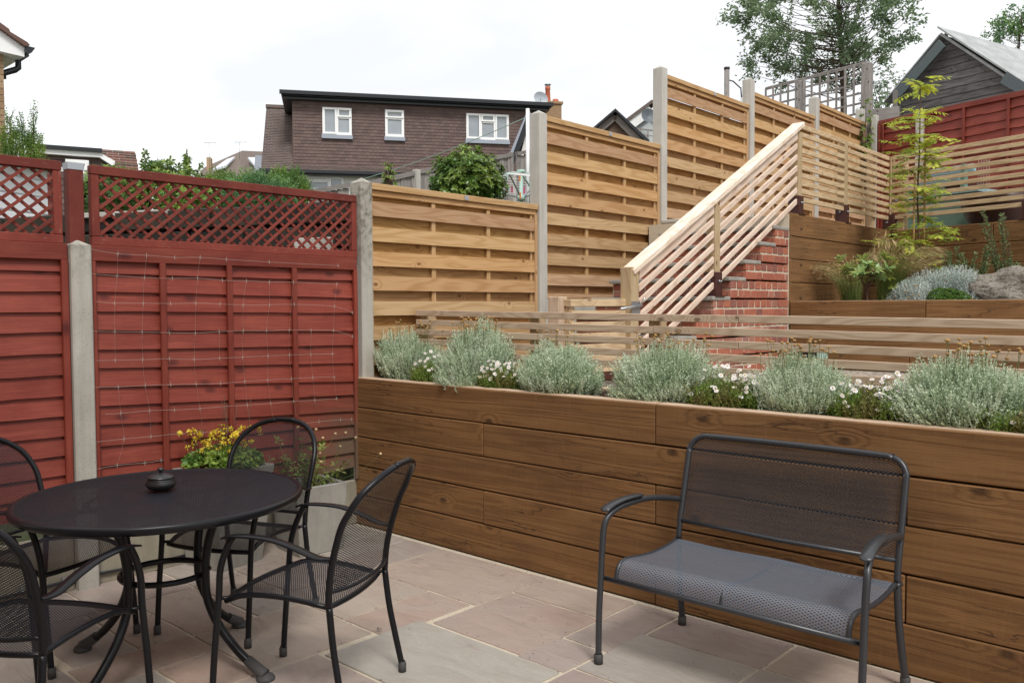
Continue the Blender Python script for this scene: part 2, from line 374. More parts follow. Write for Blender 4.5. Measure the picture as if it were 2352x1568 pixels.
def brickm(name,c):
    g=G(name); isl=g.isl(); p=g.pos()
    col=g.ramp(g.wn(isl,211.0),c)
    nz=g.noise(p,35,5,.7); col=g.mix(g.ramp(nz,[(.5,0.0),(.8,.55)]),col,(.07,.035,.03,1))
    ef=g.noise(p,4.5,4,.7); col=g.mix(g.m_('MULTIPLY',g.ramp(ef,[(.55,0.0),(.75,1.0)]),.3),col,(.50,.42,.37,1))
    g.bsdf(col,.9,nz,.9,.006,spec=.2); return g.m
M['bmort']=plain('pale_brick_mortar',(.56,.49,.385,1),.95,0,.2,.3,.5,40)
M['brick']=brickm('soft_red_brick',[(0,(.37,.125,.078,1)),(.3,(.41,.145,.09,1)),(.6,(.34,.115,.075,1)),(.85,(.24,.10,.08,1)),(1,(.41,.19,.135,1))])
# ============================================================ the ground and the patio
def lerp(a,b,t): return a+(b-a)*t
def ground_z(x,y):
    if x<-.06:
        b=(x+.18)*-.41+(y-.02)*.91
        z=2.12+.075*b if b>.2 else -.06
        return z
    if y<.02: return -.06
    if y<3.57: return .86
    if y<9.55: return 1.42
    return 2.2+.075*(y-9.6)
def axis(vals,lo,hi,st):
    a=list(vals); x=lo
    while x<=hi: a.append(x); x+=st
    for k in (12,16,22,30,45,70,110,180,300,500): a+= [k,-k]
    a=sorted(set(round(v,3) for v in a)); return a
gx=axis((-.12,-.05,-.18),-9,9,.16); gy=axis((0,.05,3.55,3.6,9.5,9.6),-9,11,.16)
mb=MB()
for y in gy:
    for x in gx: mb.v.append((x,y,ground_z(x,y)))
nx=len(gx)
for j in range(len(gy)-1):
    for i in range(nx-1):
        a=j*nx+i; mb.idx((a,a+1,a+nx+1,a+nx))
g=G('rough_grass_and_earth'); p=g.pos(); col=g.mix(g.ramp(g.noise(p,1.2,5,.7),[(.4,0.0),(.6,1.0)]),(.06,.085,.03,1),(.085,.07,.045,1)); g.bsdf(col,.95,g.noise(p,30,4,.7),.8,.03)
M['ground']=g.m
tag(mb.build('ground',M['ground']),kind='structure')
# bedding mortar sheet + individual sandstone slabs as one paved surface
mb=MB(); mb.box(-.14,7.2,-9,-.02,-.05,-.006); tag(mb.build('patio_mortar',M['mortar']),kind='structure')
S=[(.92,1.77,-.69,-.12),(1.77,2.345,-.99,-.42),(1.77,2.345,-.42,-.12),(2.345,2.605,-.715,-.12),(2.32,2.585,-1.0,-.715),(2.605,3.165,-.44,-.1),(2.585,3.155,-.94,-.44),
(3.165,3.74,-.43,-.1),(1.43,1.745,-1.245,-.69),(1.7,2.575,-1.55,-1.0),(.9,1.43,-1.245,-.69),(.36,.62,-.69,-.12),(.62,.92,-.69,-.12),(-.1,.36,-.69,-.12),(-.1,.36,-1.2,-.69),(.36,.9,-1.2,-.69),
(-.1,.43,-1.49,-1.2),(.43,.8,-1.49,-1.2),(.8,1.08,-1.49,-1.245),(1.08,1.67,-1.82,-1.245),(.45,1.08,-1.82,-1.49),(-.1,.45,-1.98,-1.49),(.45,1.05,-2.05,-1.82),(1.05,1.32,-2.35,-1.82),(1.32,1.67,-2.1,-1.82),
(-.1,.45,-2.3,-1.98),(.45,1.05,-2.32,-2.05),(1.67,2.23,-2.1,-1.55),(2.23,2.575,-2.1,-1.55),(1.32,1.9,-2.65,-2.1),(1.9,2.5,-2.4,-2.1),(1.9,2.5,-2.95,-2.4),(3.155,3.74,-.98,-.43),(2.585,3.155,-1.52,-.94),(3.155,3.74,-1.52,-.98),(3.74,4.6,-.68,-.1),(3.74,4.6,-1.25,-.68),(2.575,3.16,-2.1,-1.52),(3.16,4.0,-2.1,-1.52),(3.16,3.45,-2.7,-2.1),(-.1,.45,-2.85,-2.3),(.45,1.32,-2.9,-2.35)]
xs=[.45,1.3,1.9,2.5,3.16,4.0,4.6,5.2,6.1,7.0]; 
def covered(x,y): return any(a<x<b and c<y<d for a,b,c,d in S)
rs=random.Random(3); y=-2.1
fill=[]
def seg(vals): return list(zip(vals[:-1],vals[1:]))
for (ya,yb) in seg([-9,-8.4,-7.8,-7.3,-6.7,-6.1,-5.5,-5.0,-4.4,-3.9,-3.3,-2.95]):
    x=-.1-rs.random()*.0
    while x<7: 
        w=rs.choice([.3,.58,.58,.86]); fill.append((x,min(x+w,7.1),ya,yb)); x+=w
for r in [(-.1,.45,-2.95,-2.85),(.45,1.32,-2.95,-2.9),(1.32,1.9,-2.95,-2.65),(2.5,3.16,-2.95,-2.1),(3.16,3.45,-2.95,-2.7),(3.45,4.0,-2.95,-2.1),(4.0,4.6,-2.1,-1.25),(4.0,4.6,-2.95,-2.1),(3.74,4.0,-1.52,-1.25),
          (4.6,5.2,-.68,-.1),(4.6,5.2,-1.52,-.68),(4.6,5.2,-2.1,-1.52),(4.6,5.2,-2.95,-2.1),(5.2,6.1,-.9,-.1),(5.2,6.1,-1.8,-.9),(5.2,6.1,-2.95,-1.8),(6.1,7.1,-1.2,-.1),(6.1,7.1,-2.95,-1.2)]: fill.append(r)
mb=MB()
for a,b,c,d in S+fill:
    j=.0075; e=[ru(-.004,.004) for _ in range(8)]
    z=ru(-.0015,.0015)
    # slightly uneven riven edges
    pts=[]
    for (xa,ya),(xb,yb) in (((a+j,c+j),(b-j,c+j)),((b-j,c+j),(b-j,d-j)),((b-j,d-j),(a+j,d-j)),((a+j,d-j),(a+j,c+j))):
        n=5
        for k in range(n):
            t=k/n; q=Vector((lerp(xa,xb,t),lerp(ya,yb,t),z)); 
            o=ru(-.0035,.0035); 
            if abs(xb-xa)>abs(yb-ya): q.y+=o
            else: q.x+=o
            pts.append(q)
    mb.prism([Vector((q.x,q.y,-.03)) for q in pts],(0,0,.03+z))
tag(mb.build('patio',M['paving'],bevel=.0025),kind='structure')
# grit, crumbs and flecks lying along the joints
mb=MB(); random.seed(77)
for i in range(900):
    a,b,c,d=random.choice(S[:40])
    if rnd()<.6: x=random.choice((a,b))+random.gauss(0,.012); y=ru(c,d)
    else: x=ru(a,b); y=random.choice((c,d))+random.gauss(0,.012)
    if rnd()<.2: x=ru(0,4.4); y=ru(-2.4,-.1)
    if rnd()<.15: x=ru(.05,4.4); y=-.1-abs(random.gauss(0,.02))
    p=Vector((x,y,.0022)); r=ru(.0012,.0035)
    b0=len(mb.v)
    for k in range(4): q=2*PI*k/4+ru(-.4,.4); mb.v.append((p.x+r*math.cos(q),p.y+r*math.sin(q),p.z))
    mb.v.append((p.x,p.y,p.z+r*.8))
    for k in range(4): mb.idx((b0+k,b0+(k+1)%4,b0+4))
g=G('dark_grit'); g.bsdf(g.ramp(g.wn(g.isl(),9.0),[(0,(.05,.035,.025,1)),(.7,(.10,.075,.05,1)),(1,(.30,.24,.16,1))]),.9); tag(mb.build('grit',g.m),kind='stuff')
# ============================================================ boundary fence: plane x=0
FX=Fr((0,0),(0,1))
def zat(px,py): return at(px,py,0,0.0).z
def yz(px,py): q=at(px,py,0,0.0); return q.y,q.z
def lapboard(mb,fr,a0,a1,zb0,zb1,zt0,zt1,wav=0,d0=.003,d1=.024,seed=0,nu=28):
    b=len(mb.v); off=ru(0,3)
    for i in range(nu+1):
        t=i/nu; a=lerp(a0,a1,t); zb=lerp(zb0,zb1,t)+wav*(noise.noise(Vector((a*3.1,seed*7.7,0)))+.5*noise.noise(Vector((a*9,seed*3.3,1)))); zt=lerp(zt0,zt1,t)
        for z,d in ((zt,d0),(zb,d1),(zb,d0-.008),(zt,d0-.008)): mb.v.append(tuple(fr.p(a,z,d)))
    for i in range(nu):
        q=b+i*4; u0=off+(a1-a0)*i/nu; u1=off+(a1-a0)*(i+1)/nu; h=abs(zt0-zb0)
        for (k0,k1,v0,v1) in ((0,1,h,0),(1,2,0,-.02),(2,3,0,h)):
            mb.idx((q+k1,q+4+k1,q+4+k0,q+k0),[(u0,v1),(u1,v1),(u1,v0),(u0,v0)])
Zk=lambda zx,zy:(zx*.3662,516.8+zy*.3662)   # survey sheet of the red fence
# --- main red panel
t=thing('lap_fence_panel','wide red painted overlap fence panel between the two concrete posts, behind the table','fence panel',(0,-.93,.3),group='red overlap panels of the side fence')
L=[205,300,415,540,660,782,897,1017,1137,1257,1392,1520]; R=[285,350,457,552,665,752,865,978,1063,1165,1250,1330]
zl=[yz(*Zk(548,v)) for v in L]; zr=[yz(*Zk(2205,v)) for v in R]
ya,yb=-1.815,-.075
ZL=[q[1] for q in zl]+[zl[-1][1]-.12]; ZR=[q[1] for q in zr]+[zr[-1][1]-.1,zr[-1][1]-.2]; 
ZL.append(.31); 
mb=MB()
for i in range(1,14):
    if i>=len(ZL) or i>=len(ZR): break
    zbl,zbr=max(ZL[i],.305),max(ZR[i],.305)
    lapboard(mb,FX,ya,yb,zbl,zbr,ZL[i-1]+.02,ZR[i-1]+.02,.003,seed=i)
mb.build('lap_boards',M['red'],t)
mb=MB(); FX.box(mb,ya,yb,.012,.04,1.735,1.8195); FX.box(mb,ya,yb,-.02,.012,1.72,1.8185); FX.box(mb,ya,ya+.022,.02,.046,.31,1.735); FX.box(mb,yb-.03,yb,.02,.046,.31,1.735)
mb.build('panel_frame',M['red'],t,bevel=.003)
for px in (375,528,677):
    q=at(px,700,0,.04); mb=MB(); mb.beam((.038,q.y,.31),(.038,q.y,1.735),.034,.02,(1,0,0)); mb.build('batten',M['red'],t,bevel=.003)
# --- left red panel
t=thing('lap_fence_panel','red painted overlap fence panel at the left photo edge, left of the mossy concrete post','fence panel',(0,-2.8,.3),group='red overlap panels of the side fence')
L=[205,293,418,545,670,803,937,1070,1195,1320,1440,1565]
ZZ=[(yz(*Zk(100,v))[1],yz(*Zk(395,v))[1]) for v in L]; ZZ+= [(z0-.1*k,z1-.1*k) for k in (1,2) for z0,z1 in [ZZ[-1]]]
mb=MB(); ya,yb=-3.72,-1.93
for i in range(1,len(ZZ)):
    z=max(ZZ[i][1],.33); lapboard(mb,FX,ya,yb,z,z,ZZ[i-1][1]+.02,ZZ[i-1][1]+.02,.004,seed=i+40)
    if z<=.331: break
mb.build('lap_boards',M['red'],t)
mb=MB(); FX.box(mb,ya,yb,.012,.04,1.735,1.8195); FX.box(mb,ya,yb,-.02,.012,1.72,1.8185); FX.box(mb,yb-.035,yb,.02,.046,.31,1.735)
mb.build('panel_frame',M['red'],t,bevel=.003)
for y_ in (-3.3,-2.75): 
    mb=MB(); mb.beam((.038,y_,.31),(.038,y_,1.735),.034,.02,(1,0,0)); mb.build('batten',M['red'],t,bevel=.003)
# --- trellises on top
def trellis(label,ya,yb,z0,z1):
    t=thing('garden_trellis',label,'trellis',(0,(ya+yb)/2,z0),group='red diagonal trellis panels topping the side fence')
    mb=MB(); FX.box(mb,ya,yb,-.022,.026,z1-.048,z1); FX.box(mb,ya,yb,-.02,.028,z0,z0+.045); FX.box(mb,ya,ya+.042,-.018,.024,z0+.047,z1-.05); FX.box(mb,yb-.042,yb,-.018,.024,z0+.047,z1-.05)
    mb.build('trellis_frame',M['redold'],t,bevel=.003)
    H=z1-z0-.095; zb=z0+.0465; k=H/math.tan(math.radians(40)); A0=ya+.043; A1=yb-.043
    for s,d in ((1,.013),(-1,.002)):
        mb=MB(); a=A0-k-.04
        while a<A1:
            p0=[a,zb];p1=[a+k,zb+H]
            if s<0: p0,p1=[a,zb+H],[a+k,zb]
            # clip to the frame opening
            def cut(p,q,A):
                tt=(A-p[0])/(q[0]-p[0]); return [A,p[1]+(q[1]-p[1])*tt]
            if p1[0]>A0+.01 and p0[0]<A1-.01:
                if p0[0]<A0: p0=cut(p0,p1,A0)
                if p1[0]>A1: p1=cut(p0,p1,A1)
                mb.beam(FX.p(p0[0],p0[1],d),FX.p(p1[0],p1[1],d),.0155,.0095,(1,0,0))
            a+=.0835
        mb.build('diagonal_laths',M['redold'],t)
trellis('long red diamond trellis with chipped paint above the netted red panel',-1.80,-.06,1.82,2.243)
trellis('red diamond trellis cut by the left photo edge, in front of the white shed',-3.70,-1.945,1.82,2.243)
t=thing('trellis_post','red square wooden post with a grey metal cap between the two trellises','post',(0,-1.873,1.8))
mb=MB(); mb.box(-.045,.018,-1.912,-1.834,1.8,2.21); mb.build('post_shaft',M['redold'],t,bevel=.003)
mb=MB(); mb.box(-.048,.02,-1.913,-1.833,2.21,2.246); mb.build('post_cap',M['steel'],t)
# --- concrete posts
def cpost(y,top,label,z0=0,w=.1,mat='conc',x0=-.05,x1=.062,pyr=.035,rec=True):
    mb=MB(); h=w/2
    b=len(mb.v); ch=.008
    prof=[(x0,y-h),(x1-ch,y-h),(x1,y-h+ch),(x1,y+h-ch),(x1-ch,y+h),(x0,y+h)]
    mb.prism([Vector((a,b_,z0)) for a,b_ in prof],(0,0,top-pyr-z0))
    c=Vector(((x0+x1)/2,y,top)); zz=top-pyr
    for i in range(6):
        p,q=prof[i],prof[(i+1)%6]; mb.face([(p[0],p[1],zz),(q[0],q[1],zz),tuple(c)])
    o=mb.build('concrete_post',M[mat],origin=(0,y,z0)); tag(o,label,'post','concrete posts of the side fence')
cpost(-1.873,1.845,'speckled concrete fence post with a mossy pointed top between the red panels',0,.104,'concold',-.05,.07,.03)
cpost(.0,2.372,'weathered concrete post where the red fence meets the golden fence',0,.098,'concold',-.06,.06)
cpost(1.87,3.14,'pale concrete post between the first and second golden fence panels',.9)
cpost(3.76,3.90,'tallest concrete post, between the second and third golden panels',.9)
cpost(5.66,4.15,'concrete post behind the sloping handrail, between third and fourth golden panels',1.4,.1)
cpost(7.53,4.27,'concrete post showing above the upper railing, between fourth and fifth golden panels',1.4,.1)
# gravel boards
def gboard(ya,yb,z0,z1,label,mat='concdk',x0=-.02,x1=.02):
    mb=MB(); mb.box(x0,x1,ya,yb,z0,z1); tag(mb.build('gravel_board',M[mat],origin=(0,(ya+yb)/2,z0),bevel=.004),label,'gravel board','concrete gravel boards under the side fence')
gboard(-3.75,-1.928,0,.3,'dark concrete board under the left red panel'); gboard(-1.818,-.052,0,.298,'lichen-stained concrete board under the netted red panel','concdk')
gboard(1.925,3.70,.9,1.555,'white concrete board below the second golden panel, seen past the gate','conc')
# cable clipped along the base
t=thing('ground_cable','black cable clipped along the concrete board at the patio edge','cable',(.03,-1.9,.05))
mb=MB(); mb.tube([(.032,-3.6+i*.16,.055+.006*math.sin(i*1.3)) for i in range(16)],.008,6); mb.build('cable_run',M['black'],t)
for y_ in (-2.19,-2.15,-1.99,-1.95,-1.6):
    mb=MB(); mb.box(.021,.045,y_-.008,y_+.008,.06,.085); mb.build('cable_clip',M['steel'],t)
# --- garden net
rows=[[(560,150),(740,180),(920,190),(1095,203),(1255,203),(1420,215),(1690,232),(2120,255)],[(560,305),(735,318),(905,330),(1080,335),(1240,333),(1395,347),(1545,350),(1690,357),(1840,358),(2112,370)],[(600,480),(720,490),(898,490),(1070,492),(1228,490),(1380,495),(1525,502),(1690,500),(1845,498),(2098,510),(2210,548)],
[(560,665),(720,668),(892,670),(1062,675),(1225,677),(1375,668),(1525,663),(1672,662),(1815,658),(1952,660),(2092,660),(2210,698)],[(600,850),(722,847),(895,843),(1062,838),(1218,842),(1378,835),(1522,828),(1680,820),(1815,815),(1950,810),(2085,808)],
[(560,1018),(742,1015),(910,1005),(1070,1000),(1230,997),(1385,992),(1535,980),(1680,970),(1828,963),(1962,955),(2095,953)],[(660,1185),(757,1180),(938,1163),(1095,1158),(1255,1150),(1408,1137),(1550,1128),(1698,1117),(1843,1105),(1975,1097),(2110,1088)],
[(595,1360),(777,1340),(948,1325),(1117,1308),(1275,1300),(1430,1287)],[(560,1540),(735,1505),(910,1490),(1010,1475)],[(1890,1245),(2000,1232),(2135,1220),(2205,1218)]]
mb=MB(); col={}
def npt(p): q=at(*Zk(*p),0,.052); return q
for r in rows:
    pts=[npt(p) for p in r]; mb.tube(spline(pts,3),.0007,3)
    for p,q in list(zip(r,pts))[1:]:
        for dy in (-.014,.014): mb.beam(q,q+Vector((0,ru(-.003,.003),dy)),.002,.002,(1,0,0),.001,.001)
        for dy in (-.014,.014): mb.beam(q,q+Vector((0,dy,0)),.002,.002,(1,0,0),.001,.001)
cols=[[ (740,180),(735,318),(720,490),(720,668),(722,847)],[(742,1015),(757,1180),(777,1340),(735,1505)],[(920,190),(905,330),(898,490),(892,670),(895,843),(910,1005),(938,1163),(948,1325)],[(1255,203),(1240,333),(1228,490),(1225,677),(1218,842),(1230,997),(1255,1150),(1275,1300)],
[(1545,350),(1525,502),(1525,663),(1522,828),(1535,980),(1550,1128),(1570,1250)],[(1690,357),(1690,500),(1672,662),(1680,820),(1680,970),(1698,1117),(1720,1260)],[(1840,358),(1815,658),(1815,815),(1828,963),(1843,1105),(1858,1200)],[(1952,660),(1950,810),(1962,955),(1975,1097),(1985,1150)],[(2112,370),(2098,510),(2092,660),(2085,808),(2095,953),(2110,1088)],[(1375,668),(1378,835)],[(1408,1137),(1430,1287)]]
for r in cols: mb.tube(spline([npt(p) for p in r],3),.0004,3)
tag(mb.build('garden_net',M['netm'],origin=(.05,-1,1)),'thin white plastic climbing net hung on the red fence','net')
# --- golden horizontal slat panels
def slatpanel(ya,yb,top,bot,label,pitch=.1729,tagx=None):
    t=thing('slatted_fence_panel',label,'fence panel',(0,(ya+yb)/2,bot),group='golden woven slat fence panels')
    mb=MB(); FX.box(mb,ya,yb,-.04,.044,top-.045,top); FX.box(mb,ya,yb-.0,-.022,.026,top-.088,top-.047)
    FX.box(mb,yb-.03,yb,-.038,.036,bot,top-.09); FX.box(mb,ya,ya+.03,-.038,.017,bot,top-.09)
    mb.build('panel_frame',M['fence'],t,bevel=.003)
    for k in (1,2):
        y_=lerp(ya,yb,k/3)+.01; mb=MB(); mb.box(-.010,.017,y_-.019,y_+.019,bot,top-.09); mb.build('batten',M['fence'],t,bevel=.002)
    y_=yb-.055; mb=MB(); mb.box(-.010,.015,y_-.015,y_+.012,bot,top-.09); mb.build('batten',M['fence'],t,bevel=.002)
    z=top-.125; mf=MB(); mk=MB()
    while z>bot+.02:
        zb=max(z-.1,bot)
        j=ru(-.003,.003)
        # front slat bowed slightly over the battens
        n=10; b=len(mf.v); off=ru(0,9)
        for i in range(n+1):
            tt=i/n; a=lerp(ya+.002,yb-.032,tt); d=.029+.005*math.sin(tt*PI*3)**2
            for zz,dd in ((zb+j,d),(z+j,d+.0),(z+j,d-.011),(zb+j,d-.011)): mf.v.append(tuple(FX.p(a,zz,dd)))
        for i in range(n):
            q=b+i*4
            for k0 in range(4):
                k1=(k0+1)%4; u0=off+1.8*i/n; u1=off+1.8*(i+1)/n; va,vb=(0,.1) if k0%2==0 else (.1,.11)
                mf.idx((q+k0,q+4+k0,q+4+k1,q+k1),[(u0,va),(u1,va),(u1,vb),(u0,vb)])
        ov=.012 if (top==3.82 and z>top-.5) else .03; z2=z-.1+ov; zb2=max(z-pitch-ov,bot)
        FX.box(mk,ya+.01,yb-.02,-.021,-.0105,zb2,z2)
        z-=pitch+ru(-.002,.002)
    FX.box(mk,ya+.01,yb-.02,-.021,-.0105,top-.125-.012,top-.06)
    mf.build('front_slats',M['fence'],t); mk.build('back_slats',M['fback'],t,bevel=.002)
    if tagx is not None:
        mb=MB(); mb.box(.045,.0475,tagx-.022,tagx+.022,top-.038,top-.006); mb.build('maker_tag',M['steel'],t)
slatpanel(.055,1.818,2.34,.70,'lowest golden slatted fence panel, beside the concrete post at the red fence',tagx=.97)
slatpanel(1.925,3.708,3.10,1.56,'second golden slatted panel, directly behind the gate and handrail foot',tagx=2.85)
slatpanel(3.812,5.608,3.82,2.04,'third golden slatted panel, the tallest standing, right of the tallest concrete post',tagx=4.8)
slatpanel(5.712,7.478,3.99,2.2,'fourth golden slatted panel, behind the top of the handrail')
slatpanel(7.582,9.36,4.19,2.4,'farthest golden slatted panel, ending near the old leaning posts')
# ============================================================ front retaining wall of sleepers
FW=Fr((0,-.09),(1,0))
t=thing('retaining_wall','long brown timber sleeper wall behind the bench holding the lavender bed','retaining wall',(0,-.09,0))
rows_=[(.0,.2,[.0,2.43,4.83,7.2]),(.2035,.400,[0,1.24,3.61,6.0,7.2]),(.4045,.6,[0,2.43,4.83,7.2]),(.6035,.798,[0,1.24,3.61,6.0,7.2]),(.803,1.0,[0,2.43,4.83,7.2])]
for i,(z0,z1,xs_) in enumerate(rows_):
    for a,b in zip(xs_[:-1],xs_[1:]):
        d=ru(-.004,.003); mb=MB(); FW.box(mb,a+.002,b-.002,-.1+d,0+d,z0+ru(0,.002),z1-(.0 if i==4 else ru(0,.003)) )
        o=mb.build('sleeper',M['sleeper'],t,bevel=.005)
        if i==4:
            mb=MB(); FW.box(mb,a+.008,b-.008,-.096+d,-.005+d,1.0,1.0035); mb.build('worn_top',M['sleepertop'],t)
mb=MB(); FW.box(mb,0,7.2,-.12,-.101,0,.93); mb.build('wall_lining',M['soil'],t)
# rear timber of the planting bed
mb=MB(); mb.box(.1,7.2,.415,.50,.86,1.0); tag(mb.build('bed_edging_board',M['rail'],origin=(0,.45,.86),bevel=.004),'pale timber edging along the back of the front flower bed','edging board')
mb=MB()
mb.grid(lambda u,v:(lerp(.03,7.2,u),lerp(.01,.415,v),.982+.012*noise.noise(Vector((u*60,v*4,0)))),160,8,7,.4)
tag(mb.build('planting_soil',M['soil']),kind='structure')
# bark chips scattered on the bed
mb=MB()
for i in range(900):
    p=Vector((ru(.1,4.6),ru(.03,.4),.985+ru(0,.012))); d=rdir(-.25,.25); w=perp(d); mb.leaf(p,d,w,ru(.012,.035),ru(.004,.009))
g=G('bark_chip'); isl=g.isl(); g.bsdf(g.ramp(g.wn(isl,9.0),[(0,(.05,.03,.02,1)),(.5,(.13,.085,.06,1)),(1,(.32,.26,.21,1))]),.9); M['bark']=g.m
tag(mb.build('bark_mulch',M['bark']),kind='stuff')
# ============================================================ slatted railing behind the bed
t=thing('slatted_railing','low weathered railing of five horizontal slats behind the front flower bed','railing',(0,.48,.95))
def zr_(x): return 1.462-.0112*x
for i in range(5):
    for (a,b) in ([(.06,2.075),(2.079,4.9),(4.904,7.0)] if i%2 else [(.055,2.6),(2.604,7.0)]):
        zA=zr_(a)-.0687*i+ru(-.002,.002); zB=zr_(b)-.0687*i+ru(-.002,.002)
        mb=MB(); FWr=Fr((0,.45),(1,0)); FWr.box(mb,a,b,-.0,.02,zA-.041,zA,zB-.041,zB); mb.build('slat',M['rail'],t,bevel=.0025)
for x_ in (.115,1.17,2.07,4.9,6.9):
    z_=zr_(x_)-.006; mb=MB(); mb.box(x_-.037,x_+.037,.455,.53,.88,z_); mb.build('post',M['post'],t,bevel=.003)
# ============================================================ corridor, stairs, brick flank
g=G('gravel_path'); p=g.pos(); vo=g.n('TexVoronoi',None,Vector=p,Scale=45.0); col=g.ramp(g.n('SeparateColor',None,i0=vo.outputs['Color']).outputs[0],[(0,(.16,.12,.09,1)),(.6,(.36,.30,.24,1)),(1,(.6,.57,.5,1))]); g.bsdf(col,.9,vo.outputs[0],.8,.01); M['gravel']=g.m
mb=MB(); mb.box(.0,7.2,.505,3.47,.86,.94); tag(mb.build('path',M['gravel']),kind='structure')
t=thing('brick_staircase','red brick garden steps with stone treads rising beside the golden fence, brick flank facing out','stairs',(1.5,2.4,.94))
tz=[1.11,1.26,1.41,1.555,1.71,1.852,2.012,2.162]; ty=[1.39,1.65,1.91,2.17,2.43,2.69,2.95,3.22]; ty.append(3.49)
core=MB(); treads=MB(); br=MB()
for i in range(8):
    core.box(.36,1.489,ty[i]+.02,3.49,(.9 if i==0 else tz[i-1]),tz[i]-.034)
    # stone tread
    b=len(treads.v); y0,y1=ty[i]-.022,ty[i+1]+.0
    treads.box(.345,1.502+ru(-.004,.004),y0,y1,tz[i]-.032,tz[i]-.0)
core.box(.05,1.489,3.49,3.56,.9,2.28)
core.build('mortar_core',M['bmort'],t); 
M['stone']=concrete('stone_tread',(.25,.235,.21,1),(.36,.345,.31,1),.3); treads.build('stone_treads',M['stone'],t,bevel=.006)
rb=random.Random(5)
def bk(mb,fr,a0,a1,z0,z1,d):
    e=lambda:rb.uniform(-.0025,.0025)
    a0+=e();a1+=e(); dd=d+rb.uniform(-.002,.003); 
    c=[fr.p(a0,z0+e(),-.02),fr.p(a1,z0+e(),-.02),fr.p(a0+e(),z0+e(),dd),fr.p(a1+e(),z0+e(),dd),fr.p(a0,z1+e(),-.02),fr.p(a1,z1+e(),-.02),fr.p(a0+e(),z1+e(),dd),fr.p(a1+e(),z1+e(),dd)]
    mb.hexa(c,(a1-a0,.02,z1-z0))
FB=Fr((1.482,0),(0,1))
z=.94; k=0
while z<2.285:
    h=.0625; zt=z+h
    # flank front limit at this height
    y0=1.40
    for i in range(8):
        if zt>tz[i]-.012: y0=ty[i+1]
    if y0<3.47:
        hd=(k%2==1); a=3.488; first=True
        while a>y0+.02:
            w=(.105 if (hd or rb.random()<.35) else .218)
            if first and k%2==0: w=.06
            first=False
            a0=max(a-w,y0-.0)
            skip=False
            if a-a0>.03: bk(br,FB,a0+.0065,a-.0065,z,min(zt-.001,2.284),.0125)
            a=a0-.0001
    z+=.0755; k+=1
for i in range(8): # risers
    zlo=.94 if i==0 else tz[i-1]; zhi=tz[i]-.034; fr=Fr((0,ty[i]+.02),(1,0))
    n=2; h=(zhi-zlo-.006)/n-.008
    for r in range(n):
        z0=zlo+.006+r*(h+.009); a=.37-(.11 if r else 0)
        while a<1.47:
            a1=min(a+.215,1.492); 
            if a1-max(a,.365)>.03: bk(br,fr,max(a,.365)+.005,a1-.005,z0,z0+h,.010)
            a=a1+.004
br.build('brickwork',M['brick'],t,bevel=.004)
# brick stub wall end left of the handrail foot
mb=MB(); mb.box(.08,.24,3.72,3.9,2.0,2.31); mb.box(.06,.27,3.70,3.92,2.31,2.345); tag(mb.build('concrete_kerb_block',M['conc'],origin=(.15,3.8,2.0),bevel=.006),'small grey concrete block with a stone cap at the foot of the third golden panel','concrete block')
# ============================================================ second sleeper wall, upper sleeper walls
F2=Fr((1.5,3.5),(1,0))
t=thing('raised_bed_wall','front timber sleeper wall of the upper planting bed, right of the brick flank','retaining wall',(1.5,3.5,.94))
for i,(z0,z1,xs_) in enumerate([(.94,1.117,[0,1.0,3.2,5.6]),(1.121,1.317,[0,2.1,4.4,5.6]),(1.323,1.518,[0,1.12,3.4,5.6])]):
    for a,b in zip(xs_[:-1],xs_[1:]):
        d=.006 if i==2 else ru(-.003,.0); mb=MB(); F2.box(mb,a+.002+(.0 if a else .004),b-.002,-.1+d,d,z0,z1); mb.build('sleeper',M['sleeper'],t,bevel=.005)
        if i==2: mb=MB(); F2.box(mb,a+.01,b-.008,-.092,d-.006,z1,z1+.003); mb.build('worn_top',M['sleepertop'],t)
mb=MB(); mb.grid(lambda u,v:(lerp(1.51,7.2,u),lerp(3.6,6.1,v),1.485+.03*noise.noise(Vector((u*12,v*6,0)))),60,24,5,2.5); tag(mb.build('upper_bed_soil',M['soil']),kind='structure')
F3=Fr((1.5,3.5),(0,1))
t=thing('terrace_side_wall','dark timber sleeper wall running back from the brick flank to the corner','retaining wall',(1.5,3.5,1.49))
for i,(z0,z1,xs_) in enumerate([(1.40,1.68,[.004,1.6,2.54]),(1.685,1.885,[.004,2.54]),(1.89,2.088,[.004,1.9,2.54]),(2.093,2.293,[.004,1.30,2.54])]):
    for a,b in zip(xs_[:-1],xs_[1:]):
        d=ru(-.003,.002); mb=MB(); F3.box(mb,a,b-.003,-.1+d,d,z0,z1); mb.build('sleeper',M['sleeper'],t,bevel=.005)
F4=Fr((1.5,6.045),(.959,-.284))
t=thing('terrace_back_wall','brown timber sleeper wall behind the sapling, under the upper right railing','retaining wall',(1.5,6.04,1.45))
for i,(z0,z1,xs_) in enumerate([(1.40,1.68,[.0,1.5,4.8]),(1.685,1.885,[.0,2.4,4.8]),(1.89,2.088,[0,2.0,4.8]),(2.093,2.29,[0.0,1.12,3.5,4.8])]):
    for a,b in zip(xs_[:-1],xs_[1:]):
        d=ru(-.003,.002); mb=MB(); F4.box(mb,a+.004,b-.003,-.1+d,d,z0,z1); mb.build('sleeper',M['sleeper'],t,bevel=.005)
# upper terrace surface
mb=MB()
poly=[Vector((.03,3.56,2.22)),Vector((1.41,3.56,2.22)),Vector((1.41,6.1,2.22)),Vector((1.41+.959*5,6.14-.284*5,2.22)),Vector((7,9.0,2.22)),Vector((.03,9.5,2.22))]
mb.prism(poly,(0,0,.05)); tag(mb.build('terrace',M['gravel']),kind='structure')
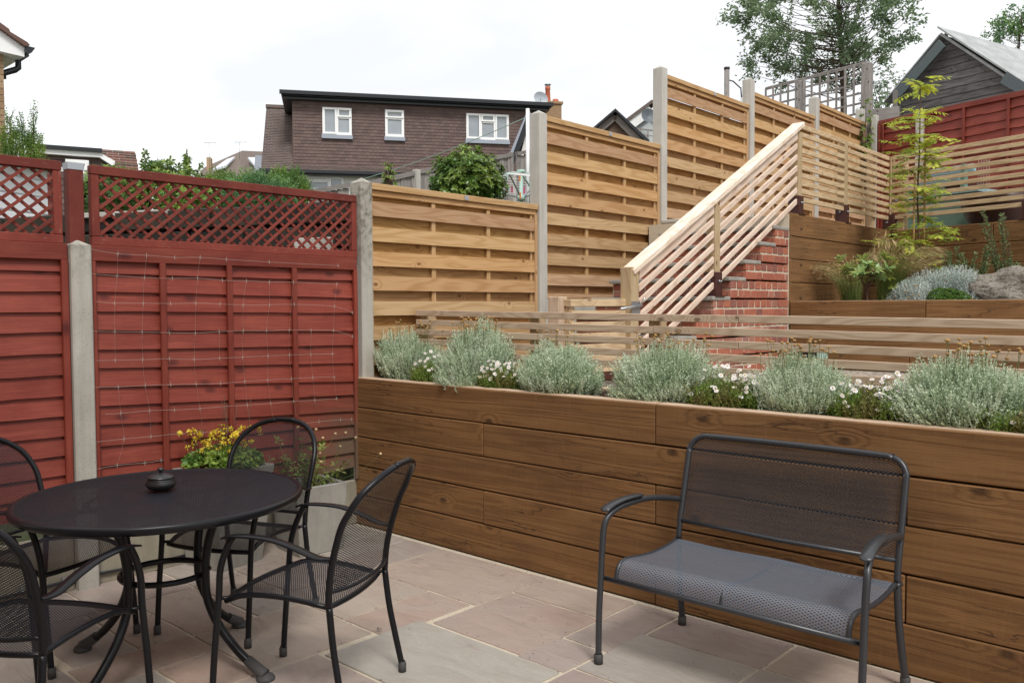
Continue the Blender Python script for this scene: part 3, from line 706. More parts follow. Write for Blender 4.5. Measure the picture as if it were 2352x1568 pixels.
# ============================================================ gate
t=thing('garden_gate','small slatted timber gate left of the handrail foot, closed with a bolt','gate',(1.33,.9,.98))
FG=Fr((1.345,.60),(.10,.66)); gl=.60
mb=MB(); FG.box(mb,0,.045,-.045,.0,.98,1.48); mb.build('gate_stile',M['rail2'],t,bevel=.003)
mb=MB(); FG.box(mb,gl-.045,gl,-.045,.0,.97,1.48); mb.build('gate_stile',M['rail2'],t,bevel=.003)
for i in range(7):
    z1=1.527-.0725*i; mb=MB(); 
    if i==0: FG.box(mb,-.01,gl+.01,-.05,.022,1.482,1.53)
    else: FG.box(mb,0,gl,.001,.02,z1-.04,z1)
    mb.build('gate_slat',M['hand'] if i==0 and 0 else M['rail2'],t,bevel=.003)
t2=thing('gate_post','short square gate post just behind the front railing','post',(1.33,.57,.9))
mb=MB(); mb.box(1.21,1.30,.545,.635,.88,1.545); mb.build('post_shaft',M['rail'],t2,bevel=.004)
# ============================================================ handrail over the stairs
t=thing('stair_handrail','pale sloping slatted handrail climbing from the gate to the upper terrace','handrail',(1.44,1.1,.94))
XH=1.44
A=Vector((XH,1.13,1.70)); B=Vector((XH,3.80,3.085)); sl=(B-A).normalized(); nn=Vector((0,-sl.z,sl.y))
mb=MB(); mb.beam(A+nn*.02+sl*-.02,B+nn*.02+sl*.005,.115,.042,nn); mb.build('handrail_cap',M['hand'],t,bevel=.006)
def yl(z0y): return 0
FH=Fr((XH+.035,0),(0,1))
def zline(y,off): return A.z+(y-A.y)*(sl.z/sl.y)-off
spans=[(1.20,2.215),(2.305,3.70)]
for k in range(7):
    off=.012+k*.098; h=.058 if k==0 else .043
    for (ya,yb) in spans:
        mb=MB(); FH.box(mb,ya,yb,-.022,-.001,zline(ya,off)-h*1.1,zline(ya,off),zline(yb,off)-h*1.1,zline(yb,off)); mb.build('slat',M['hand2'],t,bevel=.003)
mb=MB(); mb.box(XH-.045,XH+.045,1.085,1.175,.9,1.745); mb.build('foot_post',M['post'],t,bevel=.004)
mb=MB(); mb.beam((XH,2.26,1.62),(XH,2.26,2.255),.078,.078,(0,1,0)); mb.build('middle_post',M['post'],t,bevel=.003)
mb=MB(); mb.beam((XH,3.745,2.35),(XH,3.745,3.03),.078,.078,(0,1,0)); mb.build('top_post',M['post'],t,bevel=.003)
def bracket(P,z0,z1,parent,rz=0,w=.1):
    mb=MB(); c=math.cos(rz); s_=math.sin(rz)
    f=Fr((P[0],P[1]),(c,s_))
    f.box(mb,-w/2,w/2,w/2-.006,w/2,z0,z1); f.box(mb,-w/2,-w/2+.006,-w/2,w/2-.006,z0,z1); f.box(mb,w/2-.006,w/2,-w/2,w/2-.006,z0,z1); f.box(mb,-w/2,w/2,-w/2,-w/2+.006,z0,z1)
    f.box(mb,-w/2-.02,w/2+.02,-w/2-.02,w/2+.02,z0-.004,z0+.004)
    o=mb.build('steel_post_shoe',M['bracket'],parent)
    for sx,sy in ((1,0),(0,-1)):
        q=Vector((P[0],P[1],z0+(z1-z0)*.62)); d=Vector((f.u if sx else f.n)); 
        mb=MB(); mb.tube([q+d*(w/2),q+d*(w/2+.012)],.011,6); mb.tube([q+d*(w/2+.012),q+d*(w/2+.026)],.006,6); mb.build("bolt",M["steel"],o)
    return o
bracket((XH,2.26),1.557,1.74,t); bracket((XH,3.745),2.297,2.46,t)
# bolt latch on the gate
t=thing('gate_latch','galvanised sliding bolt latch joining the gate to the handrail post','latch',(1.48,1.13,1.49))
q=Vector((1.487,1.14,1.475)); mb=MB(); mb.box(q.x,q.x+.004,q.y-.055,q.y+.04,q.z-.045,q.z+.04); mb.build('latch_plate',M['steel'],t)
mb=MB(); mb.tube([q+Vector((.012,-.2,-.01)),q+Vector((.012,.05,.012))],.008,8); mb.tube([q+Vector((.012,.02,.01)),q+Vector((.03,.05,.05)),q+Vector((.032,.055,.07))],.006,6); mb.build('bolt_bar',M['steel'],t)
# ============================================================ upper railing (two runs)
t=thing('slatted_railing','upper slatted railing on the side sleeper wall, from the handrail top to the corner','railing',(1.44,4.9,2.29))
FU=Fr((1.475,3.79),(0,1)); LU=2.27
for k in range(10):
    for a,b in (((0.0,1.0),(1.078,LU))):
        z1=3.105-.0722*k+ru(-.002,.002); mb=MB(); FU.box(mb,a,b,-.021,0,z1-.043,z1); mb.build('slat',M['rail2'],t,bevel=.0025)
for a,z0,bs in ((1.039,2.46,1),):
    mb=MB(); FU.box(mb,a-.037,a+.037,-.075,.003,2.40,3.10); mb.build('post',M['post'],t,bevel=.003); bracket((1.475-.036,3.79+a),2.297,2.47,t)
mb=MB(); FU.box(mb,LU-.42,LU-.35,-.095,-.022,2.28,3.09); mb.build('post',M['rail2'],t,bevel=.003)
t=thing('slatted_railing','upper slatted railing crossing behind the sapling to the right photo edge','railing',(1.5,6.04,2.29))
F5=Fr((1.475,6.085),(.959,-.284)); L5=4.6
for k in range(10):
    z1=3.108-.0722*k+ru(-.002,.002)
    for a,b in ((.022,1.43),(1.50,L5)):
        mb=MB(); F5.box(mb,a,b,-.021,0,z1-.043,z1,None,None); mb.build('slat',M['rail2'],t,bevel=.0025)
mb=MB(); F5.box(mb,.0,.02,-.06,.012,2.40,3.1); mb.build('post',M['post'],t,bevel=.003)
for a in (.075,): mb=MB(); F5.box(mb,a,a+.08,-.10,-.022,2.29,3.09); mb.build('post',M['rail2'],t,bevel=.003)
for a in (1.465,3.0): 
    mb=MB(); F5.box(mb,a-.034,a+.034,-.075,.004,2.40,3.1); mb.build('post',M['post'],t,bevel=.003); q=F5.p(a,0,-.036); bracket((q.x,q.y),2.297,2.47,t,math.atan2(-.284,.959))
q=F5.p(.0,0,-.03); bracket((q.x,q.y),2.25,2.47,t,math.atan2(-.284,.959),.13)
# ============================================================ mesh chairs
def outline_grid(mb,fn,uvfn,nu,nv):
    b=len(mb.v)
    for j in range(nv+1):
        for i in range(nu+1): mb.v.append(tuple(fn(i/nu,j/nv)))
    for j in range(nv):
        for i in range(nu):
            a=b+j*(nu+1)+i
            mb.idx((a,a+1,a+nu+2,a+nu+1),[uvfn(i/nu,j/nv),uvfn((i+1)/nu,j/nv),uvfn((i+1)/nu,(j+1)/nv),uvfn(i/nu,(j+1)/nv)],True)
def yb_(z): # profile of the back tube
    P=[(0,-.285),(.2,-.25),(.42,-.222),(.52,-.228),(.62,-.25),(.72,-.285),(.82,-.34),(.90,-.405),(.95,-.44)]
    for (z0,a),(z1,b) in zip(P[:-1],P[1:]):
        if z<=z1:
            t=(z-z0)/(z1-z0); t2=t; return a+(b-a)*t2
    return P[-1][1]
def make_chair(label):
    t=thing('mesh_armchair',label,'chair',(0,0,0),0,'black steel mesh armchairs round the table')
    def hw(z):
        if z<.70: return lerp(.228,.243,(z-.40)/.30)
        q=min(1,(z-.70)/.205); return .243*(1-q**2.5)**(1/2.3)
    # back loop
    zs=[.42,.5,.58,.66,.72,.77,.81,.84,.865,.883,.895,.903]
    left=[(-hw(z),yb_(z),z) for z in zs]; right=[(hw(z),yb_(z),z) for z in zs[::-1]]
    top=[(-.06,yb_(.905),.905),(0,yb_(.905),.906),(.06,yb_(.905),.905)]
    mb=MB(); mb.tube(spline(left+top+right,3),.0125,10); 
    mb.tube(spline([(-.232,yb_(.475),.475),(-.1,yb_(.475)-.035,.468),(.1,yb_(.475)-.035,.468),(.232,yb_(.475),.475)],4),.008,6)
    mb.build('back_frame',M['metal'],t,local=True)
    def bk(u,v):
        z=.475+v*.43*.995; w=max(hw(z)-.004,.0); x=(2*u-1)*w; return Vector((x,yb_(z)-.03*(1-(x/.243)**2)*(1-v*.55),z))
    mb=MB(); outline_grid(mb,bk,lambda u,v:((2*u-1)*max(hw(.475+v*.43*.995),0)+.3,v*.45),20,26)
    mb.build('backrest',M['cmesh'],t,local=True)
    # seat
    def st(u,v):
        x=(2*u-1)*lerp(.205,.222,math.sin(v*PI*.5)); y=lerp(-.205,.205,v)+.028*(1-(2*u-1)**2)*(v*1.6-.6)
        z=.43-.016*(1-(2*u-1)**2)*math.sin(PI*min(1,v*.9+.1))+.018*math.sin(PI*v)*abs(2*u-1)**2-.022*max(0,(v-.75)/.25)**2-.014*(1-v)
        return Vector((x,y,z))
    mb=MB(); outline_grid(mb,st,lambda u,v:(u*.44+.1,v*.43),18,18); mb.build('seat',M['smesh'],t,local=True)
    rim=[st(i/8,0) for i in range(9)]+[st(1,i/8) for i in range(1,9)]+[st(1-i/8,1) for i in range(1,9)]+[st(0,1-i/8) for i in range(1,8)]
    mb=MB(); mb.tube([p-Vector((0,0,.006)) for p in rim],.0105,8,closed=True)
    for s in (-1,1):
        mb.tube([(s*.2,-.2,.41),(s*.232,-.222,.42)],.007,6); mb.tube([(s*.21,.19,.412),(s*.24,.222,.415)],.007,6)
    mb.build('seat_frame',M['metal'],t,local=True)
    for s in (-1,1):
        for pts in ([(s*.243,.262,.03),(s*.243,.248,.2),(s*.24,.226,.42),(s*.246,.214,.52),(s*.25,.185,.60),(s*.25,.155,.652)],[(s*.243,-.287,.03),(s*.238,-.262,.15),(s*.232,-.238,.28),(s*.228,-.222,.42)]):
            mb=MB(); mb.tube(spline(pts,5),.0125,10); lg=mb.build('leg',M['metal'],t,local=True)
            x,y,_=pts[0]; mb=MB(); mb.lathe([(0,.0),(.016,.0),(.0165,.035),(.013,.04),(.012,.045)],(x,y+(.002 if y>0 else -.002),0),12); mb.build('rubber_foot',M['rubber'],lg,local=True)
        # flat armrest strip
        mb=MB(); path=spline([(s*.255,.20,.648),(s*.256,.13,.662),(s*.258,.0,.66),(s*.256,-.1,.637),(s*.252,-.19,.606),(s*.246,-.245,.604)],5)
        n=len(path); b=len(mb.v)
        for i,p in enumerate(path):
            tt=i/(n-1); w=.021 if tt>.06 else .021*math.sqrt(max(0.02,tt/.06)); w=w*(1 if tt<.8 else lerp(1,.6,(tt-.8)/.2))
            for dx,dz in ((-w,0),(w,0),(w,-.006),(-w,-.006)): mb.v.append((p.x+dx,p.y,p.z+dz))
        for i in range(n-1):
            for k in range(4):
                k2=(k+1)%4; a=b+i*4; mb.idx((a+k,a+k2,a+4+k2,a+4+k),None,k in(0,2))
        mb.idx((b,b+1,b+2,b+3)); mb.idx((b+4*n-1,b+4*n-2,b+4*n-3,b+4*n-4))
        mb.build('armrest',M['metal'],t,local=True)
    return t
def place(o,c,f): o.location=(c[0],c[1],0); o.rotation_euler=(0,0,math.atan2(-f[0],f[1]))
ch=make_chair('black mesh armchair on the right of the table, nearest the bench')
place(ch,(1.93,-1.775),(-.9,-.43))
c2=dup(ch,(0,0,0),0,'black mesh armchair standing behind the table in front of the concrete planters'); place(c2,(1.065,-1.58),(.405,-.915))
c3=dup(ch,(0,0,0),0,'black mesh armchair on the far left of the table against the red fence'); place(c3,(.735,-2.31),(.90,.44))
c4=dup(ch,(0,0,0),0,'black mesh armchair nearest the camera, cut by the lower left photo corner'); place(c4,(1.60,-2.63),(-.48,.88))
# ============================================================ round table
TC=(1.315,-2.05); TR=.545
t=thing('round_table','round black steel mesh garden table with curved legs','table',(TC[0],TC[1],0))
mb=MB(); b=len(mb.v)
nr=10; na=64
for i in range(nr+1):
    r=TR*.985*i/nr
    for k in range(na): a=2*PI*k/na; mb.v.append((r*math.cos(a),r*math.sin(a),.718))
for i in range(nr):
    for k in range(na):
        k2=(k+1)%na; ids=(b+i*na+k,b+i*na+k2,b+(i+1)*na+k2,b+(i+1)*na+k)
        ids=ids[::-1] if i else (b,b+na+k,b+na+k2)
        mb.idx(ids,[(mb.v[q][0]+2,mb.v[q][1]+2) for q in ids],True)
mb.build('mesh_top',M['tmesh'],t,local=True)
mb=MB(); mb.lathe([(TR-.012,.717),(TR-.006,.722),(TR+.005,.722),(TR+.011,.716),(TR+.0125,.705),(TR+.009,.693),(TR,.688),(TR-.010,.692),(TR-.012,.704),(TR-.012,.717)],(0,0,0),96); 
mb.lathe([(.27,.70),(.285,.705),(.30,.70),(.285,.695),(.27,.70)],(0,0,0),48)
for a in (0,PI/2): mb.beam((-TR*math.cos(a),-TR*math.sin(a),.703),(TR*math.cos(a),TR*math.sin(a),.703),.03,.014)
mb.build('rim',M['metal'],t,local=True)
for a in (26,112,201,292):
    a=math.radians(a); c,s=math.cos(a),math.sin(a)
    P=[(.29,.698),(.235,.60),(.205,.50),(.196,.40),(.205,.30),(.255,.20),(.335,.11),(.41,.052)]
    mb=MB(); mb.tube(spline([(r*c,r*s,z) for r,z in P],5),.0175,12); lg=mb.build('leg',M['metal'],t,local=True)
    mb=MB(); mb.tube([(.385*c,.385*s,.072),(.45*c,.45*s,.028),(.465*c,.465*s,.018)],[.0205,.024,.026],12); mb.lathe([(0,0),(.036,0),(.038,.008),(.03,.02),(0,.03)],(.468*c,.468*s,0),16); mb.build('rubber_foot',M['rubber'],lg,local=True)
    mb=MB(); mb.tube([(.165*c,.165*s,.395),(.20*c,.20*s,.397)],.011,8); mb.tube([(.205*c,.205*s,.43),(.222*c,.222*s,.43)],.007,6); mb.build('ring_bracket',M['metal'],lg,local=True)
mb=MB(); mb.tube([(.168*math.cos(k*PI/24),.168*math.sin(k*PI/24),.395) for k in range(48)],.0125,10,closed=True); mb.build('stretcher_ring',M['metal'],t,local=True)
# lidded pot
q=at(370,1124,2,.7235)
t=thing('lidded_pot','small round black clay pot with a knobbed lid on the table','pot',tuple(q))
M['clay']=plain('black_burnished_clay',(.016,.015,.016,1),.38,0,.6,.3,.1,90)
mb=MB(); pr=[(0,0),(.032,0),(.05,.008),(.060,.022),(.061,.030),(.057,.037)]
for k in range(4): pr+= [(.057-.0012*k,.0375+.0028*k),(.0552-.0012*k,.039+.0028*k)]
pr+=[(.048,.05),(.045,.047),(0,.047)]
mb.lathe(pr,(0,0,0),40); mb.build('pot_body',M['clay'],t,local=True)
mb=MB(); mb.lathe([(.0,.049),(.053,.049),(.0545,.053),(.05,.058),(.03,.067),(.012,.071),(.008,.073)],(0,0,0),40); ld=mb.build('lid',M['clay'],t,local=True)
mb=MB(); mb.lathe([(.007,.071),(.006,.077),(.0125,.082),(.0135,.088),(.009,.093),(0,.094)],(0,0,0),20); mb.build('knob',M['clay'],ld,local=True)
# ============================================================ bench
t=thing('mesh_bench','graphite grey steel mesh bench for two in front of the timber wall','bench',(3.165,-.505,0),.012)
mb=MB(); Rr=.075; bw=.477
def bp(x,z): return (x,.232+(z-.50)*.26,z)
pts=[(-bw,.222,.42),bp(-bw,.50),bp(-bw,.65),bp(-bw,.81)]
for k in range(1,6): a=k/6*PI/2; pts.append(bp(-bw+Rr*(1-math.cos(a)),.81+Rr*math.sin(a)))
pts+= [bp(-bw+Rr,.886),bp(-.2,.889),bp(.2,.889),bp(bw-Rr,.886)]
for k in range(5,0,-1): a=k/6*PI/2; pts.append(bp(bw-Rr*(1-math.cos(a)),.81+Rr*math.sin(a)))
pts+=[bp(bw,.81),bp(bw,.65),bp(bw,.50),(bw,.222,.42)]
mb.tube(spline(pts,3),.0130,12)
mb.tube([bp(-bw,.505),bp(0,.498),bp(bw,.505)],.010,8)
mb.build('back_frame',M['bmetal'],t,local=True)
def bb(u,v):
    z=.508+v*.375; x=(2*u-1)
    w=bw-.006
    if z>.81: q=(z-.81)/.076; w=bw-.006-Rr*(1-math.sqrt(max(0,1-min(1,q)**2)))
    p=bp(x*w,z); return Vector((p[0],p[1]+.02*math.sin(PI*v)*(1-x*x*.4),p[2]))
mb=MB(); outline_grid(mb,bb,lambda u,v:(bb(u,v).x+1,v*.39),40,16); mb.build('backrest',M['bmesh'],t,local=True)
# seat: two dished pads with a rolled front edge
prof=[(.20,.425),(.12,.413),(.0,.408),(-.1,.415),(-.19,.426),(-.228,.425),(-.255,.413),(-.272,.388),(-.28,.357)]
ps=spline([(0,a,b) for a,b in prof],4)
def ss(u,v):
    i=v*(len(ps)-1); k=min(int(i),len(ps)-2); p=ps[k].lerp(ps[k+1],i-k); x=(2*u-1)
    e=max(0,abs(x)-.93)/.07; dip=.008*math.cos(2*PI*(u*2))*(1-v)
    return Vector((x*.478,p.y,p.z-e*e*.004*(1-v)+dip*.3))
mb=MB(); acc=[0]
for i in range(1,len(ps)): acc.append(acc[-1]+(ps[i]-ps[i-1]).length)
def sv(v): i=v*(len(ps)-1); k=min(int(i),len(ps)-2); return lerp(acc[k],acc[k+1],i-k)
outline_grid(mb,ss,lambda u,v:(u*.96+.05,sv(v)),48,len(ps)-1); mb.build('seat',M['bseat'],t,local=True)
mb=MB(); mb.tube([(-.535,-.283,.350),(.535,-.283,.350)],.0115,8); mb.tube([(-.478,.205,.41),(.478,.205,.41)],.0105,8)
for s in (-1,1): mb.tube([(s*.476,p.y,p.z-.004) for p in ps],.0095,8); mb.tube([(s*.478,.2,.415),(s*.492,.225,.42)],.009,6)
mb.tube([(0,p.y,p.z-.01) for p in ps],.008,6)
mb.build('seat_frame',M['bmetal'],t,local=True)
for s in (-1,1):
    xo=.535
    pts=[(s*(xo-.002),-.325,.03),(s*xo,-.318,.2),(s*xo,-.305,.36),(s*xo,-.293,.50),(s*(xo),-.282,.565),(s*(xo-.004),-.262,.603),(s*(xo-.012),-.22,.627),(s*(xo-.02),-.15,.640),(s*(xo-.026),.0,.640),(s*(xo-.036),.13,.622),(s*(xo-.05),.235,.60)]
    mb=MB(); mb.tube(spline(pts,5),.0130,12); lg=mb.build('leg',M['bmetal'],t,local=True)
    mb=MB(); mb.lathe([(0,0),(.019,0),(.0195,.036),(.015,.042)],(s*(xo-.002),-.325,0),14); mb.build('rubber_foot',M['rubber'],lg,local=True)
    mb=MB(); mb.tube(spline([(s*.492,.283,.03),(s*.488,.262,.12),(s*.482,.235,.26),(s*.477,.222,.42)],5),.0145,12); lg=mb.build('leg',M['bmetal'],t,local=True)
    mb=MB(); mb.lathe([(0,0),(.019,0),(.0195,.036),(.015,.042)],(s*.493,.284,0),14); mb.build('rubber_foot',M['rubber'],lg,local=True)
    mb=MB(); path=spline([(s*(xo-.004),-.292,.638),(s*(xo-.008),-.24,.656),(s*(xo-.016),-.15,.668),(s*(xo-.024),-.03,.667)],5); n=len(path); b=len(mb.v)
    for i,p in enumerate(path):
        tt=i/(n-1); e=min(tt,1-tt); w=.022*math.sqrt(min(1,e/.09+.06))
        for dx,dz in ((-w,0),(w,0),(w,-.006),(-w,-.006)): mb.v.append((p.x+dx,p.y,p.z+dz))
    for i in range(n-1):
        for k in range(4): k2=(k+1)%4; a=b+i*4; mb.idx((a+k,a+k2,a+4+k2,a+4+k),None,k in(0,2))
    mb.idx((b,b+1,b+2,b+3)); mb.idx((b+4*n-1,b+4*n-2,b+4*n-3,b+4*n-4))
    mb.build('armrest',M['bmetal'],t,local=True)
# ============================================================ concrete planters by the red fence
def planter(label,c,rz,top,bot,h,rim=.03):
    t=thing('concrete_planter',label,'planter',(c[0],c[1],0),rz,'tapered concrete planters')
    mb=MB(); T,B=top/2,bot/2
    v=lambda r,z:[Vector((-r,-r,z)),Vector((r,-r,z)),Vector((r,r,z)),Vector((-r,r,z))]
    o0,o1=v(B,0),v(T,h); i1,i0=v(T-rim,h),v(T-rim-.01,h-.06)
    b=len(mb.v); 
    for rg in (o0,o1,i1,i0): mb.v.extend([tuple(p) for p in rg])
    for r in range(3):
        for k in range(4):
            k2=(k+1)%4; mb.idx((b+r*4+k,b+r*4+k2,b+r*4+4+k2,b+r*4+4+k))
    mb.idx((b+3,b+2,b+1,b))
    mb.build('planter_body',M['concpl'],t,local=True,bevel=.004)
    mb=MB(); r=T-rim-.008; mb.box(-r,r,-r,r,h-.08,h-.05); mb.build('compost',M['soil'],t,local=True)
    return t
planter('larger concrete planter holding the yellow flowers, half hidden by the table',(.16,-1.15),.19,.41,.30,.565)
planter('square concrete planter in the corner by the timber wall, growing leggy seed heads',(.30,-.66),-.10,.34,.29,.415)
# ============================================================ foliage materials
M['santo']=leafm('grey_green_cotton_foliage',(.52,.61,.43,1),(.39,.50,.33,1),(.60,.67,.52,1),.7,.2,6)
M['santob']=leafm('seed_button',(.44,.26,.09,1),(.32,.19,.08,1),None,.8,.05)
M['stalk']=leafm('olive_flower_stalk',(.20,.22,.08,1),(.15,.17,.07,1),None,.7,.1)
M['daisyg']=leafm('fine_green_daisy_foliage',(.15,.25,.045,1),(.21,.31,.06,1),(.20,.19,.06,1),.6,.3,9)
M['petal']=leafm('white_daisy_petals',(.80,.78,.80,1),(.84,.80,.82,1),None,.6,.3)
M['yolk']=plain('yellow_daisy_centre',(.62,.40,.03,1),.7)
M['silver']=leafm('silver_curry_foliage',(.50,.57,.53,1),(.38,.45,.41,1),(.60,.65,.61,1),.7,.1,6)
M['rosem']=leafm('rosemary_foliage',(.13,.21,.08,1),(.19,.28,.12,1),None,.6,.15)
M['hebe']=leafm('bright_green_hebe_foliage',(.06,.13,.015,1),(.10,.20,.02,1),None,.5,.25)
M['bay']=leafm('glossy_fresh_green_leaves',(.27,.42,.16,1),(.36,.52,.22,1),(.42,.45,.12,1),.35,.3,8)
M['rowan']=leafm('yellow_green_rowan_leaves',(.66,.66,.09,1),(.50,.58,.09,1),(.34,.46,.09,1),.5,.45,3)
M['straw']=leafm('straw_seed_heads',(.62,.47,.27,1),(.48,.36,.19,1),None,.8,.3)
M['grassg']=leafm('green_grass_blades',(.16,.26,.06,1),(.24,.33,.09,1),(.30,.33,.12,1),.6,.35,5)
M['bark_']=plain('grey_brown_bark',(.10,.075,.055,1),.9,0,.2,.5,.8,30)
M['twig']=plain('thin_brown_twig',(.11,.065,.045,1),.8,0,.2,.4,.2,30)
M['cane']=plain('bamboo_cane',(.42,.27,.12,1),.6,0,.3,.3,.2,20)
M['choisya']=leafm('glossy_evergreen_leaves',(.055,.12,.018,1),(.10,.20,.03,1),(.20,.28,.05,1),.32,.2,4)
M['holly']=leafm('holm_oak_leaves',(.16,.24,.13,1),(.20,.29,.155,1),(.26,.35,.19,1),.4,.4,1.2)
M['conif']=leafm('golden_green_conifer_foliage',(.20,.32,.06,1),(.28,.38,.08,1),(.12,.22,.06,1),.6,.35,2)
M['junip']=leafm('blue_green_juniper_foliage',(.10,.21,.10,1),(.15,.28,.11,1),(.20,.34,.10,1),.6,.3,1.5)
M['climb']=leafm('yellow_green_climber_leaves',(.26,.34,.06,1),(.12,.22,.05,1),(.07,.14,.035,1),.5,.35,2.5)
M['aqui']=leafm('columbine_foliage',(.20,.33,.07,1),(.32,.40,.07,1),(.13,.25,.06,1),.5,.35,10)
M['ypet']=leafm('yellow_columbine_petals',(.78,.55,.02,1),(.72,.60,.10,1),None,.6,.3)
Z_=Vector((0,0,1))
def feather(mb,p,d,L,n,ll,lw,up=.35,cw=.0022):
    "one feathery shoot: stem bending upward with tiny leaflets all round"
    q=p.copy(); dd=d.normalized(); st=L/n; w=perp(dd)
    for i in range(n):
        nd=(dd+Z_*(up*st/L*2)).normalized(); q2=q+nd*st
        mb.leaf(q,nd,w,st*1.1,cw)
        for k in range(2):
            r=perp(nd); ld=(r+nd*.9).normalized(); mb.leaf(q2,ld,perp(ld),ll*(1.1-.5*i/n),lw)
        q=q2; dd=nd
    return q
# ============================================================ lavender cotton (6 bushes)
def make_santolina(seed,rx,rz_,nsh=1500,lean=(0,0)):
    random.seed(seed); mb=MB()
    for i in range(nsh):
        d=rdir(-.12,1); d.z=abs(d.z) if d.z>-.1 else d.z
        bump=1+.34*noise.noise(Vector((d.x*2.1+seed,d.y*2.1,d.z*2.1)))+.16*noise.noise(Vector((d.x*6+seed,d.y*6,d.z*6)))+ru(-.2,.12)
        bump=min(bump,1.08+.25*max(0,d.z))
        e=Vector((d.x*rx*bump+lean[0]*max(0,d.z),d.y*rx*.78*bump,max(.02,d.z*rz_*bump+.04+lean[1]*d.x)))
        L=ru(.07,.15); dd=(e.normalized()*1.0+Z_*ru(.1,.7)+rdir()*.45).normalized(); dd.z=max(dd.z,.15)
        feather(mb,e-dd*L,dd,L,7,ru(.011,.017),.0024)
    for i in range(900): # inner twiggy fill
        d=rdir(0,1); k=ru(.45,.85); e=Vector((d.x*rx*k,d.y*rx*.78*k,d.z*rz_*k+.02)); mb.leaf(e,(d+Z_*.6).normalized(),perp(d),ru(.03,.06),.006)
    return mb
def santolina(label,x,y,s,mbs,flowers,frng,parent_only=None,rz=0):
    t=thing('lavender_cotton',label,'plant',(x,y-.03,.985),rz,'grey lavender cotton bushes along the front bed')
    o=bpy.data.objects.new('foliage',mbs); COL.objects.link(o); o.parent=t; o.scale=(s[0]*1.2,s[0]*1.12,s[1]*.99)
    if flowers:
        random.seed(int(x*100)); st=MB(); hd=MB()
        for i in range(flowers):
            cx,cy=frng[0]+ru(-1,1)*frng[1],ru(-.12,.12); z0=.2*s[1]; top=Vector((cx+ru(-.03,.03),cy,frng[2]+ru(-.045,.035)))
            st.tube([Vector((cx*.9,cy,z0)),top],[.0016,.0011],3,caps=False)
            r=ru(.007,.0098); hd.lathe([(0,-r*.7),(r*.8,-r*.5),(r,0),(r*.7,r*.5),(0,r*.7)],tuple(top),7)
        f=st.build('flower_stalks',M['stalk'],t,local=True); hd.build('seed_buttons',M['santob'],f,local=True)
    return t
def santo_mesh(seed,rx,rz_,n=2000,lean=(0,0)):
    o=make_santolina(seed,rx,rz_,n,lean).build('foliage',M['santo'],None); me=o.data; bpy.data.objects.remove(o); return me
sm1=santo_mesh(11,.27,.25,2000,(-.10,-.02)); sm2=santo_mesh(23,.27,.25,2000,(.03,.04)); sm3=santo_mesh(37,.27,.24,2000,(.05,-.03)); sm4=santo_mesh(58,.28,.24,2200,(-.03,.02))
santolina('leftmost grey lavender cotton bush, beside the concrete post',.30,.23,(.90,1.05),sm1,26,(-.02,.20,.375))
santolina('tallest lavender cotton bush, second from the left with many tan seed buttons',.90,.22,(1.03,1.25),sm2,60,(.03,.2,.40),rz=1.9)
santolina('lavender cotton bush in front of the gate, third from the left',1.61,.20,(1.0,.98),sm3,12,(.02,.12,.33),rz=2.6)
santolina('lavender cotton bush left of the big daisy mat, fourth from the left',2.34,.20,(.93,1.0),sm4,30,(.02,.2,.33),rz=.4)
santolina('lavender cotton bush between the two daisy mats, fifth from the left',3.07,.20,(.83,.92),sm3,36,(.02,.17,.315),rz=3.0)
santolina('lavender cotton bush nearest the right edge of the photo',3.76,.18,(.93,.95),sm4,34,(-.06,.14,.33),rz=3.3)
# ============================================================ daisies
def daisy(label,x,y,rx,ry,h,nf,nfol,seed,fl=None):
    random.seed(seed); t=thing('mexican_daisy',label,'flowering plant',(x,y-.02,.98),0,'white daisies in the front bed')
    mb=MB()
    for i in range(nfol):
        a=ru(0,2*PI); k=math.sqrt(ru(0,1)); px,py=rx*k*math.cos(a),ry*k*math.sin(a); H=h*(1-k*k*.65)*ru(.55,1.05)
        p=Vector((px,py,ru(.0,H*.6))); d=(Z_+rdir()*.7).normalized(); feather(mb,p,d,ru(.04,.09),4,.016,.0028)
    mb.build('foliage',M['daisyg'],t,local=True)
    pt=MB(); ct=MB(); stk=MB(); cam2=(CAM-Vector((x,y,.96))).normalized()
    for i in range(nf):
        a=ru(0,2*PI); k=math.sqrt(ru(0,1)); px,py=rx*1.05*k*math.cos(a),ry*k*math.sin(a); H=h*(1-k*k*.5)*ru(.35,1.15)+.02
        p=Vector((px,py,max(.02,H))); ax=(Z_*.75+rdir()*.5+Vector((.35,-.6,0))).normalized(); w=perp(ax); w2=ax.cross(w); r=ru(.010,.0138)
        b=len(pt.v); pt.v.append(tuple(p)); m=14
        for q in range(m): an=2*PI*q/m; rr=r*(1 if q%2 else .86); pt.v.append(tuple(p+w*(math.cos(an)*rr)+w2*(math.sin(an)*rr)+ax*.001))
        for q in range(m): pt.idx((b,b+1+q,b+1+(q+1)%m))
        b=len(ct.v)
        for q in range(6): an=2*PI*q/6; ct.v.append(tuple(p+ax*.0028+(w*math.cos(an)+w2*math.sin(an))*.0038))
        ct.idx(tuple(b+q for q in range(6)))
        stk.tube([p-ax*.05,p],.0008,3,caps=False)
    f=pt.build('daisy_petals',M['petal'],t,local=True); ct.build('daisy_centres',M['yolk'],f,local=True); stk.build('flower_stalks',M['stalk'],t,local=True)
daisy('small daisy clump between the first two lavender cotton bushes',.60,.12,.16,.12,.17,26,600,1)
daisy('daisy clump between the second and third lavender cotton bushes',1.24,.11,.17,.12,.17,60,900,2)
daisy('broad daisy mat right of the fourth lavender cotton bush',2.71,.17,.24,.17,.19,95,1700,3)
daisy('broad daisy mat between the last two lavender cotton bushes',3.41,.17,.22,.17,.18,90,1800,4)
